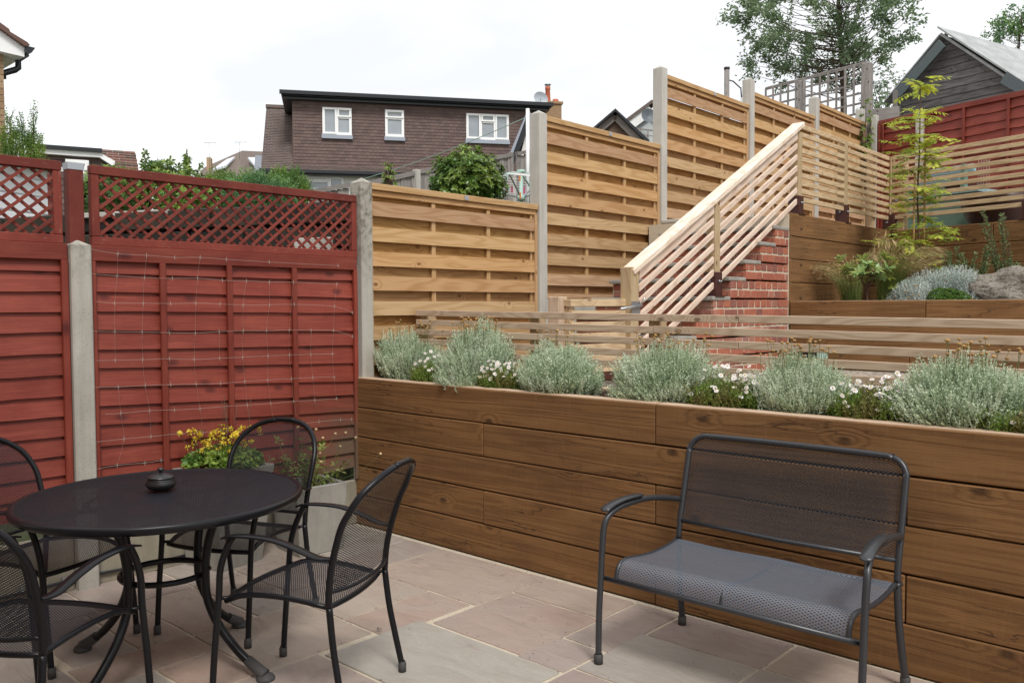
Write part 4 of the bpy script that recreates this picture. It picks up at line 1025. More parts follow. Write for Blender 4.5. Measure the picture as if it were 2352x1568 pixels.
daisy('daisy clump under the right edge of the rightmost lavender cotton bush',4.0,.08,.20,.10,.09,14,900,5)
# ============================================================ upper bed plants
BZ=1.49
def bedat(px,py,dp): q=depth(px,py,dp); return q
def grassclump(label,c,lean,nb,h,seed,spread=.5):
    random.seed(seed); t=thing('feather_grass',label,'ornamental grass',(c[0],c[1],BZ),0,'feather grass tussocks in the upper bed')
    gr=MB(); stw=MB()
    for i in range(nb):
        a=ru(0,2*PI); o=Vector((math.cos(a)*ru(0,.09),math.sin(a)*ru(0,.09),0)); dirh=(Vector((math.cos(a),math.sin(a),0))*spread+Vector(lean)).xy.to_3d()
        L=h*ru(.65,1.1); p=o.copy(); n=9; w=perp(Z_); seedy=random.random()<.42
        for k in range(n):
            s=k/n; d=(Z_*(1.15-s*s*1.9)+dirh*(.25+s*1.5)+rdir()*.08).normalized(); st=L/n; 
            tgt=stw if (seedy and s>.45) else gr
            wd=.0022*(1-s*.5); 
            if seedy and s>.55: wd=.0045
            tgt.leaf(p,d,w,st*1.12,wd)
            if seedy and s>.6:
                for _ in range(2): dd=(d+rdir()*.35).normalized(); stw.leaf(p,dd,perp(dd),st*.9,.0009)
            p=p+d*st
    gr.build('grass_blades',M['grassg'],t,local=True); stw.build('seed_heads',M['straw'],t,local=True)
q=bedat(1955,690,7.75); grassclump('feather grass tussock behind the small bay-leaved shrub, leaning left',(q.x,q.y),(-.25,-.1,0),380,.60,1,.5)
q=bedat(2035,690,8.0); grassclump('larger feather grass tussock arching right beside the sapling',(q.x,q.y),(.33,.12,0),650,.78,2,.38)
def leaftuft(mb,p,ax,n,L,W,flat=.5):
    w=perp(ax); w2=ax.cross(w)
    for k in range(n):
        a=2*PI*k/n+ru(-.3,.3); d=((w*math.cos(a)+w2*math.sin(a))+ax*ru(.1,flat*2)).normalized(); wd=ax.cross(d).normalized()
        l=L*ru(.75,1.15); m=p+d*l*.45
        mb.leaf(p,d,wd,l,W,ru(0,.25))
random.seed(9); q=bedat(1990,690,7.35); t=thing('leafy_shrub','small round-headed shrub with fresh green leaves on bare stems in the upper bed','shrub',(q.x,q.y,BZ))
mb=MB(); lf=MB()
for i in range(5):
    a=i*1.3; tip=Vector((math.cos(a)*.06,math.sin(a)*.06,.24)); mb.tube(spline([(ru(-.01,.02),ru(-.01,.02),0),(tip.x*.2,tip.y*.3,.12),tip],4),[.006]*9 if 0 else .005,6)
    for k in range(4):
        e=tip+Vector((ru(-.13,.13),ru(-.13,.13),ru(-.02,.16))); mb.tube([tip,e],.003,5); 
        leaftuft(lf,e,(e-Vector((0,0,.1))).normalized(),11,.095,.017)
        leaftuft(lf,e+(rdir()*.03),Z_,7,.07,.012)
mb.build('stems',M['twig'],t,local=True); lf.build('leaves',M['bay'],t,local=True)
def silver(label,c,rx,h,n,seed,mat='silver'):
    random.seed(seed); t=thing('curry_plant',label,'shrub',(c[0],c[1],BZ),0,'silver curry plants in the upper bed'); mb=MB()
    for i in range(n):
        d=rdir(-.05,1); bump=1+ru(-.15,.12)+.14*noise.noise(d*2.5+Vector((seed,0,0)))
        e=Vector((d.x*rx*bump,d.y*rx*.7*bump,max(.02,d.z*h*bump))); dd=(e.normalized()*.8+Z_*.7+rdir()*.3).normalized(); L=ru(.08,.15)
        feather(mb,e-dd*L,dd,L,6,.022,.0026)
    mb.build('foliage',M[mat],t,local=True); hb=MB()
    for i in range(30):
        d=rdir(.0,.9); e=Vector((d.x*rx*1.03,d.y*rx*.72,d.z*h*.85)); hb.lathe([(0,-.008),(.011,0),(0,.008)],tuple(e),6)
    g0=hb.build('dry_flower_heads',M['santob'],t,local=True); return t
q=bedat(2175,690,7.6); silver('large silver curry plant right of the grasses, in front of the back wall',(q.x,q.y),.36,.33,1500,31)
q=bedat(2095,690,7.25); silver('smaller silver curry plant with brown dry heads, left of the bright green shrublet',(q.x,q.y),.19,.21,650,32)
random.seed(12); q=bedat(2180,690,6.98); t=thing('dwarf_hebe','low bright green rounded shrublet in front of the silver bush','shrub',(q.x,q.y,BZ)); mb=MB()
for cx,cz,r in ((-.07,.0,.095),(.075,-.02,.09),(0,.0,.09)):
    for i in range(900):
        d=rdir(0,1); p=Vector((cx+d.x*r,d.y*r,max(0,cz+.02+d.z*r*1.15)))+rdir()*.006; leaftuft(mb,p,(d+Z_*.5).normalized(),3,.011,.004)
mb.build('foliage',M['hebe'],t,local=True)
# rosemary
def rosemary(label,px,dp,sprigs,seed):
    random.seed(seed); q=bedat(px,690,dp); t=thing('rosemary_bush',label,'shrub',(q.x,q.y,BZ),0,'upright rosemary bushes by the back wall'); mb=MB(); sm=MB()
    for (dx,h,w) in sprigs:
        for r in range(5):
            b0=Vector((ru(-.04,.04)+dx*.3,ru(-.05,.05),0)); tp=Vector((dx+ru(-w,w),ru(-.05,.05),h*ru(.8,1.0))); pts=spline([b0,(b0+tp)/2+Vector((ru(-.02,.04),0,-.03)),tp],8)
            sm.tube(pts,.0025,4)
            for p_,p2 in zip(pts[:-1],pts[1:]):
                for k in range(9):
                    z=random.random(); p=p_.lerp(p2,z); d=(perp((p2-p_).normalized())*.9+Z_*ru(.2,1.0)).normalized(); mb.leaf(p,d,perp(d),ru(.022,.036),.0036)
    sm.build('stems',M['twig'],t,local=True); mb.build('foliage',M['rosem'],t,local=True)
rosemary('airy olive-green rosemary left of the rock, against the back wall',2215,7.7,[(-.22,.35,.06),(-.1,.52,.05),(.0,.40,.06),(.12,.38,.06),(.2,.55,.04),(-.15,.42,.07),(.05,.46,.08)],41)
rosemary('tall upright rosemary at the right photo edge behind the rock',2335,7.75,[(-.28,.92,.02),(-.14,.84,.02),(-.2,.5,.05),(.0,.42,.06),(.12,.40,.06),(-.1,.45,.06),(.25,.5,.05)],42)
# rock
q=bedat(2360,690,7.25); mb=MB(); random.seed(4)
def rk(u,v):
    th=u*2*PI; ph=v*PI; d=Vector((math.sin(ph)*math.cos(th),math.sin(ph)*math.sin(th),math.cos(ph)))
    n=.2*noise.noise(d*1.6)+.09*noise.noise(d*4.0+Vector((3,0,0)))-.05*abs(noise.noise(d*8))+.02*noise.noise(d*19)+.014*noise.noise(d*40)
    r=1+n; return Vector((d.x*.52*r,d.y*.26*r,d.z*.27*r*(1.0 if d.z>0 else .6)))
mb.grid(rk,240,110,1,1)
g=G('rough_grey_stone'); p=g.pos(); col=g.mix(g.ramp(g.noise(p,9,6,.75),[(.35,0.0),(.65,1.0)]),(.21,.18,.14,1),(.38,.35,.30,1)); col=g.mix(g.ramp(g.noise(p,30,5,.8),[(.5,0.0),(.62,.8)]),col,(.09,.07,.06,1)); g.bsdf(col,.95,g.noise(p,22,7,.8),1.0,.03); M['rock']=g.m
o=mb.build('garden_rock',M['rock']); o.location=(q.x,q.y,BZ+.04); tag(o,'large rough grey boulder in the upper bed at the right photo edge','rock')
# small creeping weeds on wall top
# rowan sapling with stakes
random.seed(21); q=bedat(2108,600,8.1)
t=thing('rowan_sapling','slender young tree with yellow-green feathery leaves tied to two canes','tree',(q.x,q.y,BZ))
RV=Vector((R0.x,R0.y,0)); 
sw=MB(); H=2.30
tr=spline([(0,0,0),(.01,0,.6),(-.01,0,1.1),(.0,.0,1.6),(.0,0,2.0),(.0,.0,H)],6)
sw.tube(tr,[lerp(.011,.0025,i/(len(tr)-1)) for i in range(len(tr))],8)
lf=MB()
def pinnate(base,d,L,npair,ll,lw,droop=.35):
    p=base.copy(); d=d.normalized(); st=L/npair; side=d.cross(Z_); side=side.normalized() if side.length>.05 else Vector((1,0,0))
    pts=[p.copy()]
    for i in range(npair):
        d=(d-Z_*droop*st/L*1.6).normalized(); p=p+d*st; pts.append(p.copy())
        if i<1: continue
        up_=side.cross(d)
        for s in (-1,1):
            ld=(side*s+d*.45-Z_*.18+rdir()*.1).normalized(); nrm=(up_+rdir()*.25); wd=ld.cross(nrm).normalized(); lf.leaf(p,ld,wd,ll*ru(.85,1.1),lw,.08)
    lf.leaf(p,d,side,ll,lw,.1); sw.tube(pts,.0013,3,caps=False)
# leaf groups: (height above soil, sideways offset, count, spread)
for z0,off,n,spr in ((2.28,.0,4,.06),(2.0,-.02,2,.05),(1.72,.02,3,.1),(1.60,-.1,6,.16),(1.52,.14,6,.16),(1.42,-.06,6,.16),(1.35,.12,6,.14),(1.22,-.1,6,.15),(1.15,.08,5,.14),(1.0,-.02,4,.1),(.88,.02,5,.14),(.78,-.03,5,.14),(.66,0,4,.12),(.48,-.22,9,.22),(.45,.14,8,.2),(.42,-.05,6,.16),(.18,-.38,9,.18),(.10,-.24,8,.15),(.14,.28,9,.2),(.04,.42,6,.16),(.0,.05,5,.14),(-.04,-.15,5,.14)):
    z0=max(.12,z0+.18 if z0<2 else z0-.02)
    node=Vector((RV.x*off*.9,RV.y*off*.9,z0)); 
    if abs(off)>.09: sw.tube(spline([Vector((0,0,max(.05,z0-.16))),node*.55+Vector((0,0,z0*.45-.05)),node],4),.003,4,caps=False)
    for i in range(int(n*2.1)):
        a=ru(0,2*PI); d=Vector((math.cos(a),math.sin(a),ru(-.25,1.1))); b0=node+rdir()*spr*.5+Z_*ru(-.07,.07); pinnate(b0,d,ru(.14,.22),int(ru(6,9)),ru(.055,.075),.0125)
sw.build('trunk',M['twig'],t,local=True); lf.build('crown',M['rowan'],t,local=True); t.scale=(1.08,1.08,.915)
t=thing('support_cane','pair of bamboo canes staking the young tree','cane',(q.x,q.y,BZ))
for dx,h in ((-.045,1.25),(.06,1.60)): 
    mb=MB(); mb.tube([Vector((RV.x*dx,RV.y*dx,0)),Vector((RV.x*dx*.9,RV.y*dx*.9,h))],.009,8); mb.build('cane',M['cane'],t,local=True)
mb=MB()
for z in (.22,.55,.95): mb.tube([Vector((RV.x*(-.055),RV.y*(-.055),z)),Vector((.0,-.016,z+.004)),Vector((RV.x*.065,RV.y*.065,z))],.004,5)
mb.build('plant_tie',M['black'],t,local=True)
# columbine in planter A, seed-head plant in planter B
random.seed(51); t=thing('columbine','yellow columbine with lobed green leaves overflowing the larger planter','flowering plant',(.16,-1.15,.54))
lf=MB(); st=MB(); fl=MB()
for i in range(620):
    a=ru(0,2*PI); k=math.sqrt(ru(0,1)); p=Vector((.225*k*math.cos(a),.225*k*math.sin(a),.03+.07*(1-k*k)+ru(0,.035))); leaftuft(lf,p,(Z_+rdir()*.7).normalized(),4,.032,.012)
for i in range(80):
    a=ru(0,2*PI); k=math.sqrt(ru(0,1)); b=Vector((.13*k*math.cos(a),.15*k*math.sin(a),.06)); tp=b*1.5+Vector((ru(-.05,.05),ru(-.05,.05),ru(.04,.16))); st.tube(spline([b,(b+tp)/2,tp],3),.0013,3,caps=False)
    if i<58:
        ax=(Z_*.3+rdir()).normalized()
        for c in range(2): leaftuft(fl,tp+rdir()*.006,ax*(1 if c else -1),5,.022,.0065)
    else: leaftuft(lf,tp,Z_,4,.02,.003)
for i in range(5):
    b=Vector((ru(-.05,.1),ru(-.02,.14),.1)); tp=b+Vector((ru(-.02,.02),ru(-.03,.05),ru(.28,.42))); st.tube([b,tp],.002,4)
st.build('stems',M['twig'],t,local=True); lf.build('leaves',M['aqui'],t,local=True); fl.build('flowers',M['ypet'],t,local=True)
random.seed(52); t=thing('scabious_plant','leggy plant with pale round seed heads in the corner planter','plant',(.30,-.66,.37))
lf=MB(); st=MB(); fl=MB()
for i in range(26):
    b=Vector((ru(-.12,.12),ru(-.12,.12),0)); tp=b*1.3+Vector((ru(-.1,.1),ru(-.1,.1),ru(.1,.3))); pts=spline([b,(b+tp)/2+rdir()*.02,tp],5); st.tube(pts,.0018,4,caps=False)
    for p in pts[::2]:
        if ru(0,1)<.8: leaftuft(lf,p,(Z_+rdir()*.5).normalized(),4,.045,.009)
for i in range(12):
    b=Vector((ru(-.1,.14),ru(-.1,.1),.05)); tp=b*1.8+Vector((ru(-.08,.2),ru(-.06,.12),ru(.12,.36))); st.tube(spline([b,(b+tp)/2+rdir()*.03,tp],5),.0011,3,caps=False); fl.lathe([(0,-.009),(.008,-.005),(.0095,0),(.007,.006),(0,.008)],tuple(tp),8)
st.build('stems',M['stalk'],t,local=True); lf.build('leaves',M['daisyg'],t,local=True); fl.build('seed_heads',M['straw'],t,local=True)
# fallen leaf on the slabs
random.seed(61)
for (px,py),lb in (((318,1313),'curled orange-brown fallen leaf on the slabs behind the ring of the table legs'),((870,1443),'tiny dark dried leaf beside the rear foot of the right armchair')):
    q=at(px,py,2,.012); mb=MB()
    for k in range(5): d=rdir(-.1,.5); mb.leaf(Vector((0,0,0)),d,perp(d),ru(.012,.026),.007)
    o=mb.build('fallen_leaf',leafm('dry_leaf',(.28,.09,.03,1),(.20,.06,.03,1)) if px<400 else M['bark']); o.location=q; tag(o,lb,'leaf')
# ============================================================ dark stone wall behind the trellis
def tilem(name,c1,c2,c3,rough=.8):
    g=G(name); isl=g.isl(); p=g.pos(); col=g.ramp(g.wn(isl,71.0),[(0,c1),(.5,c2),(1,c3)])
    nz=g.noise(p,3,4,.6); col=g.n('HueSaturation',None,Color=col,Value=g.m_('ADD',.85,g.m_('MULTIPLY',nz,.3))).outputs[0]
    g.bsdf(col,rough,g.noise(p,60,3),.3,.004,spec=.25); return g.m
M['darkstone']=tilem('sooty_stone',(.018,.016,.014,1),(.032,.027,.022,1),(.055,.045,.033,1))
FS=Fr((-.18,.02),(.91,.41)); random.seed(71)
t=thing('stone_wall','dark sooty stone block retaining wall seen through the red trellis','wall',(-.18,.02,1.2)); mb=MB(); z=1.09
while z<2.2:
    h=.165; a=-6.5; 
    while a<.15:
        w=ru(.28,.55); FS.box(mb,a,min(a+w,.17)-.012,-.3,ru(-.025,.02),z,z+h-.014); a+=w
    z+=h
mb.build('stone_blocks',M['darkstone'],t,bevel=.012)
mb=MB(); FS.box(mb,-6.5,.17,-.32,-.06,1.1,2.17); mb.build('mortar_core',M['darkstone'],t)
mb=MB(); FS.box(mb,-2.42,-1.55,-.33,.01,2.195,2.235); mb.build('coping_slab',M['steel'] if 0 else M['conc'],t,bevel=.004)
mb=MB(); FS.box(mb,-.42,-.12,.0,.04,1.75,1.98); tag(mb.build('concrete_block',M['conc'],origin=(-.4,.0,1.6),bevel=.006),'pale concrete block set in the dark wall near the concrete post','block')
# ============================================================ brown dormer house
M['tile']=tilem('brown_hung_tile',(.135,.092,.085,1),(.165,.112,.10,1),(.115,.082,.078,1))
M['rooft']=tilem('weathered_roof_tile',(.13,.10,.09,1),(.15,.112,.10,1),(.115,.09,.082,1))
M['oldtile']=tilem('mossy_pantile',(.20,.10,.075,1),(.15,.085,.07,1),(.10,.075,.055,1))
M['render']=plain('white_render',(.82,.80,.77,1),.9,0,.2,.1,.2,20)
M['tan']=brickm('tan_brick',[(0,(.36,.24,.14,1)),(.5,(.30,.19,.11,1)),(1,(.42,.29,.18,1))])
g=G('window_glass'); g.bsdf(g.mix(g.noise(g.pos(),1.2,2),(.20,.23,.26,1),(.40,.43,.46,1)),.06,spec=1.0); M['glass']=g.m
M['terra']=plain('terracotta_pot',(.45,.12,.06,1),.8,0,.3,.2,.1,10)
O=depth(665,210,28); HF=Fr((O.x,O.y),(.579,.815))
def S_(px,py,d=0): return HF.pix(px,py,d)
def window(fr,parent,p0,p1,cols,d=0.0,name='window',frame=.085):
    "cols: list of (share, [row shares]); openings top-down"
    (s0,z1),(s1,z0)=p0,p1
    f=MB(); W=s1-s0; H=z1-z0
    fr.box(f,s0,s1,d,d+.07,z0,z0+frame); fr.box(f,s0,s1,d,d+.07,z1-frame,z1); fr.box(f,s0,s0+frame,d,d+.068,z0+frame,z1-frame); fr.box(f,s1-frame,s1,d,d+.068,z0+frame,z1-frame)
    a=s0; gl=[]
    for i,(sh,rows) in enumerate(cols):
        b=a+W*sh
        if i<len(cols)-1: fr.box(f,b-frame*.5,b+frame*.5,d,d+.066,z0+frame,z1-frame)
        z=z1
        for j,r in enumerate(rows):
            zb=z-H*r
            if j<len(rows)-1: fr.box(f,a+frame*.6,b-frame*.6,d,d+.064,zb-frame*.4,zb+frame*.4)
            e=.05
            if len(rows)>1 and j==0 or len(rows)==1: # opening sash in front
                for q in ((a+.02,b-.02,z-.07,z-.02),(a+.02,b-.02,zb+.02,zb+.07),(a+.02,a+.07,zb+.07,z-.07),(b-.07,b-.02,zb+.07,z-.07)): fr.box(f,q[0],q[1],d+.07,d+.10,q[2],q[3])
            gl.append((a+e,b-e,zb+e,z-e)); z=zb
        a=b
    w=f.build(name,M['white'],parent)
    m=MB()
    for a,b,zb,zt in gl: fr.box(m,a,b,d+.01,d+.03,zb,zt)
    m.build('pane',M['glass'],w)
    m=MB(); fr.box(m,s0-.03,s1+.03,d,d+.10,z0-.13,z0-.005); m.build('sill',M['lead'],w)
M['lead']=plain('lead_flashing',(.33,.36,.42,1),.5,0,.4,.1)
t=thing('dormer_house','large brown tile-hung house with a wide flat-roofed dormer and three white windows','house',(O.x,O.y,3.5))
sL,zT=S_(672,226); sR,_=S_(1243,250); zB=S_(672,381)[1]; zGut=S_(600,392)[1]
mb=MB(); HF.box(mb,sL,sR,-4.5,-.03,zB-.3,zT+.1); mb.build('dormer_core',M['tile'],t)
def hang(mb,fr,s0,s1,z0,z1,d,gauge=.107,tw=.168,lean=.02):
    k=0; z=z0
    while z<z1:
        a=s0-(tw/2 if k%2 else 0); zt=min(z+gauge,z1)
        while a<s1:
            b=min(a+tw,s1); aa=max(a,s0)
            if b-aa>.02:
                c=[fr.p(aa,z,d),fr.p(b-.004,z,d),fr.p(aa,z,d+lean),fr.p(b-.004,z,d+lean+ru(-.003,.003)),fr.p(aa,zt+.005,d-.012),fr.p(b-.004,zt+.005,d-.012),fr.p(aa,zt+.005,d+.004),fr.p(b-.004,zt+.005,d+.004)]
                mb.hexa(c,(b-aa,.02,gauge))
            a+=tw
        z+=gauge; k+=1
mb=MB(); hang(mb,HF,sL,sR,zB,zT,0); mb.build('hung_tiles',M['tile'],t)
mb=MB(); HF.box(mb,sL-.35,sR+.30,-4.7,.30,zT+.02,zT+.13); HF.box(mb,sL-.30,sR+.25,-4.6,.18,zT-.06,zT+.018); HF.box(mb,sL-.4,sR+.34,.31,.42,zT+.05,zT+.17); mb.build('flat_roof',M['black'],t)
mb=MB(); HF.box(mb,sL-.02,sL+.0-.003,-4,.0,zB,zT); mb.build('cheek',M['tile'],t)
# pitched main roof: eaves in front, ridge behind
def roofstrip(fr,s0,s1,d0,z0,d1,z1,mat,parent,name,gauge=.1,tw=.168,s0b=None):
    mb=MB(); P0=Vector((d0,z0)); P1=Vector((d1,z1)); L=(P1-P0).length; u=(P1-P0)/L; nn=Vector((-u.y,u.x)) 
    if nn.y<0: nn=-nn
    n=int(L/gauge); s0b=s0 if s0b is None else s0b
    for k in range(n):
        q0=P0+u*(k*L/n); q1=P0+u*((k+1)*L/n)+u*.01; sa=lerp(s0,s0b,k/n); a=sa-(tw/2 if k%2 else 0)
        while a<s1:
            b=min(a+tw,s1); aa=max(a,sa)
            if b-aa>.02:
                o=.022+ru(-.004,.004); lo=q0+nn*o; hi=q1+nn*.004
                c=[fr.p(aa,q0.y,q0.x),fr.p(b-.004,q0.y,q0.x),fr.p(aa,lo.y,lo.x),fr.p(b-.004,lo.y,lo.x),fr.p(aa,q1.y,q1.x),fr.p(b-.004,q1.y,q1.x),fr.p(aa,hi.y,hi.x),fr.p(b-.004,hi.y,hi.x)]
                mb.hexa(c,(b-aa,.02,gauge))
            a+=tw
    return mb.build(name,mat,parent)
sg0=S_(600,390,.35)[0]; sr0,zr0=S_(612,247,-2.4)
roofstrip(HF,sg0,sL-.02,.38,zGut,-2.4,zr0,M['rooft'],t,'main_roof',s0b=sr0)
roofstrip(HF,sL-.02,sR+1.2,.38,zGut,.02,zB+.02,M['rooft'],t,'apron_roof')
mb=MB(); HF.box(mb,sr0-.02,sL-.02,-2.5,-2.3,zr0-.02,zr0+.09); mb.build('ridge_tiles',M['rooft'],t)
mb=MB(); HF.box(mb,sg0-.05,sR+1.3,.36,.50,zGut-.10,zGut+.0); HF.box(mb,sg0-.02,sR+1.2,.2,.355,zGut-.15,zGut-.02); mb.build('gutter',M['black'],t)
mb=MB(); HF.box(mb,sg0+.25,sR+1.0,-4.5,0.0,2.8,zGut-.12); HF.poly(mb,[(sg0+.25,zGut-.15),(sL,zGut-.15),(sL,zr0-.2),(sr0+.2,zr0-.2)],-4.4,-2.5); mb.build('rendered_wall',M['render'],t)
mb=MB(); mb.tube([HF.p(*S_(629+6*math.cos(k/10*2*PI)*.65,403+6*math.sin(k/10*2*PI)*.65,.04),.04) for k in range(10)],.02,5,closed=True); mb.build('wall_ring',M['black'],t)
window(HF,t,S_(740,247),S_(808,312),[(.5,[1.0]),(.5,[.36,.64])])
window(HF,t,S_(884,253),S_(928,316),[(1.0,[.32,.68])])
window(HF,t,S_(1070,261),S_(1168,324),[(.34,[1.0]),(.33,[.32,.68]),(.33,[1.0])])
window(HF,t,S_(665,403),S_(790,440),[(.3,[1.0]),(.42,[.35,.65]),(.28,[1.0])])
# chimney stack
cs0,cz=S_(1252,232,-1.2); cs1,_=S_(1290,236,-1.2); 
mb=MB(); HF.box(mb,cs0,cs1,-1.9,-1.2,5,cz-.1); HF.box(mb,cs0-.05,cs1+.05,-1.95,-1.15,cz-.1,cz); ch_=mb.build('chimney',M['tan'],t,bevel=.01)
def potl(px,pyt,r,hh):
    s,z=S_(px,pyt,-1.5); q=HF.p(s,0,-1.5); m=MB(); m.lathe([(r*1.15,cz),(r*1.1,cz+.1),(r*.85,z-.12),(r,z-.1),(r,z),(r*.8,z)],(q.x,q.y,0),14); return m.build('chimney_pot',M['terra'],ch_),q,z
_,q,z=potl(1258,200,.10,0); mb=MB(); mb.lathe([(.09,z),(.09,z+.05),(.13,z+.07),(.12,z+.1),(0,z+.13)],(q.x,q.y,0),12); mb.build('cowl',M['steel'],ch_)
potl(1276,229,.11,0)
s,z=S_(1241,227,-.6); q=HF.p(s,z,-.6); mb=MB(); 
nrm=(CAM-q).normalized(); nrm=(nrm+Vector((.3,.2,.3))).normalized(); w=perp(nrm); w2=nrm.cross(w); b=len(mb.v)
for i in range(5):
    for k in range(20): a=2*PI*k/20; r=.27*i/4; mb.v.append(tuple(q+w*(r*math.cos(a))+w2*(r*math.sin(a)*.85)+nrm*(r*r*.9)))
for i in range(4):
    for k in range(20): k2=(k+1)%20; mb.idx((b+i*20+k,b+i*20+k2,b+(i+1)*20+k2,b+(i+1)*20+k),None,True)
mb.tube([q,q+nrm*.22-Z_*.1],.012,5); mb.tube([q,q-Z_*.35],.02,5)
M['dish']=plain('grey_satellite_dish',(.42,.46,.5,1),.5); mb.build('satellite_dish',M['dish'],t)
# aerial
def aerial(px,py,dp,parent,h=.8,name='aerial'):
    q=depth(px,py,dp); m=MB(); m.tube([q-Z_*h,q],.014,4); 
    for k in range(5): m.tube([q+RV*(k*.12-.2)+Z_*.0,q+RV*(k*.12-.2)+Z_*.16],.006,3)
    m.tube([q-RV*.25,q+RV*.35],.01,4); return m.build(name,M['steel'],parent)
# ============================================================ small gabled outbuilding and grey boundary fence up the slope
q0=depth(1180,350,19); GF=Fr((q0.x,q0.y),(.80,.60)); t=thing('gabled_outbuilding','white-walled outbuilding with a black bargeboard, left of the second golden panel','outbuilding',(q0.x,q0.y,3))
A0=GF.pix(1178,356); A1=GF.pix(1214,258); hw_=(A1[0]-A0[0]); s2=A1[0]+hw_*1.0
mb=MB(); GF.poly(mb,[(A0[0]+.15,2.8),(s2-.15,2.8),(s2-.15,A0[1]-.05),(A1[0],A1[1]-.15),(A0[0]+.15,A0[1]-.05)],-3,-.1); mb.build('wall',M['render'],t)
mb=MB(); w_=.26
GF.poly(mb,[(A0[0],A0[1]-w_),(A1[0],A1[1]-w_*1.2),(A1[0],A1[1]),(A0[0],A0[1])],-.08,.02); GF.poly(mb,[(A1[0],A1[1]-w_*1.2),(s2,A0[1]-w_),(s2,A0[1]),(A1[0],A1[1])],-.08,.02); mb.build('bargeboard',M['black'],t)
mb=MB(); GF.poly(mb,[(A0[0],A0[1]+.002),(A1[0],A1[1]+.002),(A1[0],A1[1]+.08),(A0[0]-.05,A0[1]+.06)],-3.2,.06); GF.poly(mb,[(A1[0],A1[1]+.002),(s2,A0[1]+.002),(s2+.05,A0[1]+.06),(A1[0],A1[1]+.08)],-3.2,.06); mb.build('roof',M['lead'],t)
M['grey']=wood('silvered_fence_wood',(.33,.30,.28,1),(.21,.19,.18,1),(.07,.06,.055,1),.35,22,.35,.9,.5)
def gpost(px,y0,y1,xx,label,mat='conc',w=.10,name='concrete_post'):
    q=at(px,y0,0,xx); zb=at(px,y1,0,xx).z; m=MB(); m.box(xx-w/2,xx+w/2,q.y-w/2,q.y+w/2,zb-1.0,q.z); tag(m.build(name,M[mat],origin=(xx,q.y,zb),bevel=.006),label,'post')
XX=-6.2
def gpanel(label,p0,p1,h=1.7):
    a=at(*p0,0,XX); b=at(*p1,0,XX); t=thing('board_fence_panel',label,'fence panel',(XX,(a.y+b.y)/2,a.z-h),0,'grey vertical board fence panels beyond the golden fence'); m=MB(); f=Fr((XX,0),(0,1)); n=max(3,int((b.y-a.y)/.11)); random.seed(int(p0[0]))
    for k in range(n):
        y0=lerp(a.y,b.y,k/n); y1=lerp(a.y,b.y,(k+1)/n); z=lerp(a.z,b.z,(k+.5)/n); f.box(m,y0,y1-.004,0 if k%2 else .012,.02 if k%2 else .034,z-h,z-.07+ru(-.01,.01))
    m.build('boards',M['grey'],t); m=MB(); m.beam(Vector((XX+.02,a.y,a.z-.03)),Vector((XX+.02,b.y,b.z-.03)),.08,.07); m.build('capping_rail',M['grey'],t)
gpanel('short grey board fence panel at the far left below the white window',(715,436),(800,421))
gpanel('grey board fence panel left of the round evergreen bush',(838,419),(955,393))
gpanel('grey board fence panel half hidden behind the left of the bush',(961,391),(1060,371))
gpanel('grey board fence panel showing right of the bush top',(1065,372),(1173,352))
gpanel('grey board fence panel meeting the concrete post, behind the rotary dryer',(1184,350),(1262,338))
gpost(957,390,440,XX+.05,'thin pale post between grey fence panels, left of the bush'); gpost(1178,395,465,XX+.08,'pale concrete post among the grey boards, above the rotary dryer')
gpost(1174,350,400,XX+.02,'narrow timber post top on the grey fence above the concrete post','grey',.07,'timber_post')
# washing pole and line
q=depth(1212,250,13); mb=MB(); mb.tube([q,Vector((q.x,q.y,q.z-1.8))],.028,8); tag(mb.build('washing_pole',M['white'],origin=tuple(q)),'tall white washing line pole beside the black gable','pole')
a=depth(1208,270,13); b=depth(700,447,13.5); mb=MB(); mb.tube([a.lerp(b,k/10)-Z_*(.10*math.sin(PI*k/10)) for k in range(11)],.006,4); M['gline']=plain('green_line',(.20,.30,.24,1),.6); tag(mb.build('washing_line',M['gline'],origin=tuple(a)),'thin green washing line sloping down from the white pole','washing line')
# rotary dryer
q=depth(1197,462,10.3); zt=at(1194,393,0,q.x).z; t=thing('rotary_dryer','pale green rotary clothes dryer with lines and pegs, beyond the lowest golden panel','clothes dryer',(q.x,q.y,q.z-1))
M['pgreen']=plain('pale_green_metal',(.38,.55,.48,1),.5); zt=depth(1194,393,10.3).z; zl_=depth(1197,455,10.3).z
mb=MB(); mb.tube([(q.x,q.y,q.z-1),(q.x,q.y,zt)],.022,8); mb.tube([(q.x,q.y,zl_-.03),(q.x,q.y,zl_+.03)],.045,8); mb.tube([(q.x,q.y,zt-.03),(q.x,q.y,zt+.01)],.05,8); mb.build('centre_pole',M['pgreen'],t)
ends=[]
for k in range(4):
    a=math.radians(30+90*k); d=Vector((math.cos(a),math.sin(a),0)); e=Vector((q.x,q.y,zl_+.15))+d*.95; ends.append((Vector((q.x,q.y,zt-.02)),e)); mb=MB(); mb.tube([Vector((q.x,q.y,zt-.02)),e],.011,6); mb.build('arm',M['pgreen'],t); mb=MB(); mb.tube([Vector((q.x,q.y,zl_)),ends[-1][0].lerp(e,.7)],.010,6); mb.build('strut',M['steel'],t)
mb=MB()
for s in (.3,.42,.54,.66,.78,.88,.97):
    c=[e0.lerp(e1,s) for e0,e1 in ends]
    for k in range(4): mb.tube([c[k],c[(k+1)%4]],.0022,3,caps=False)
mb.build('lines',M['white'],t)
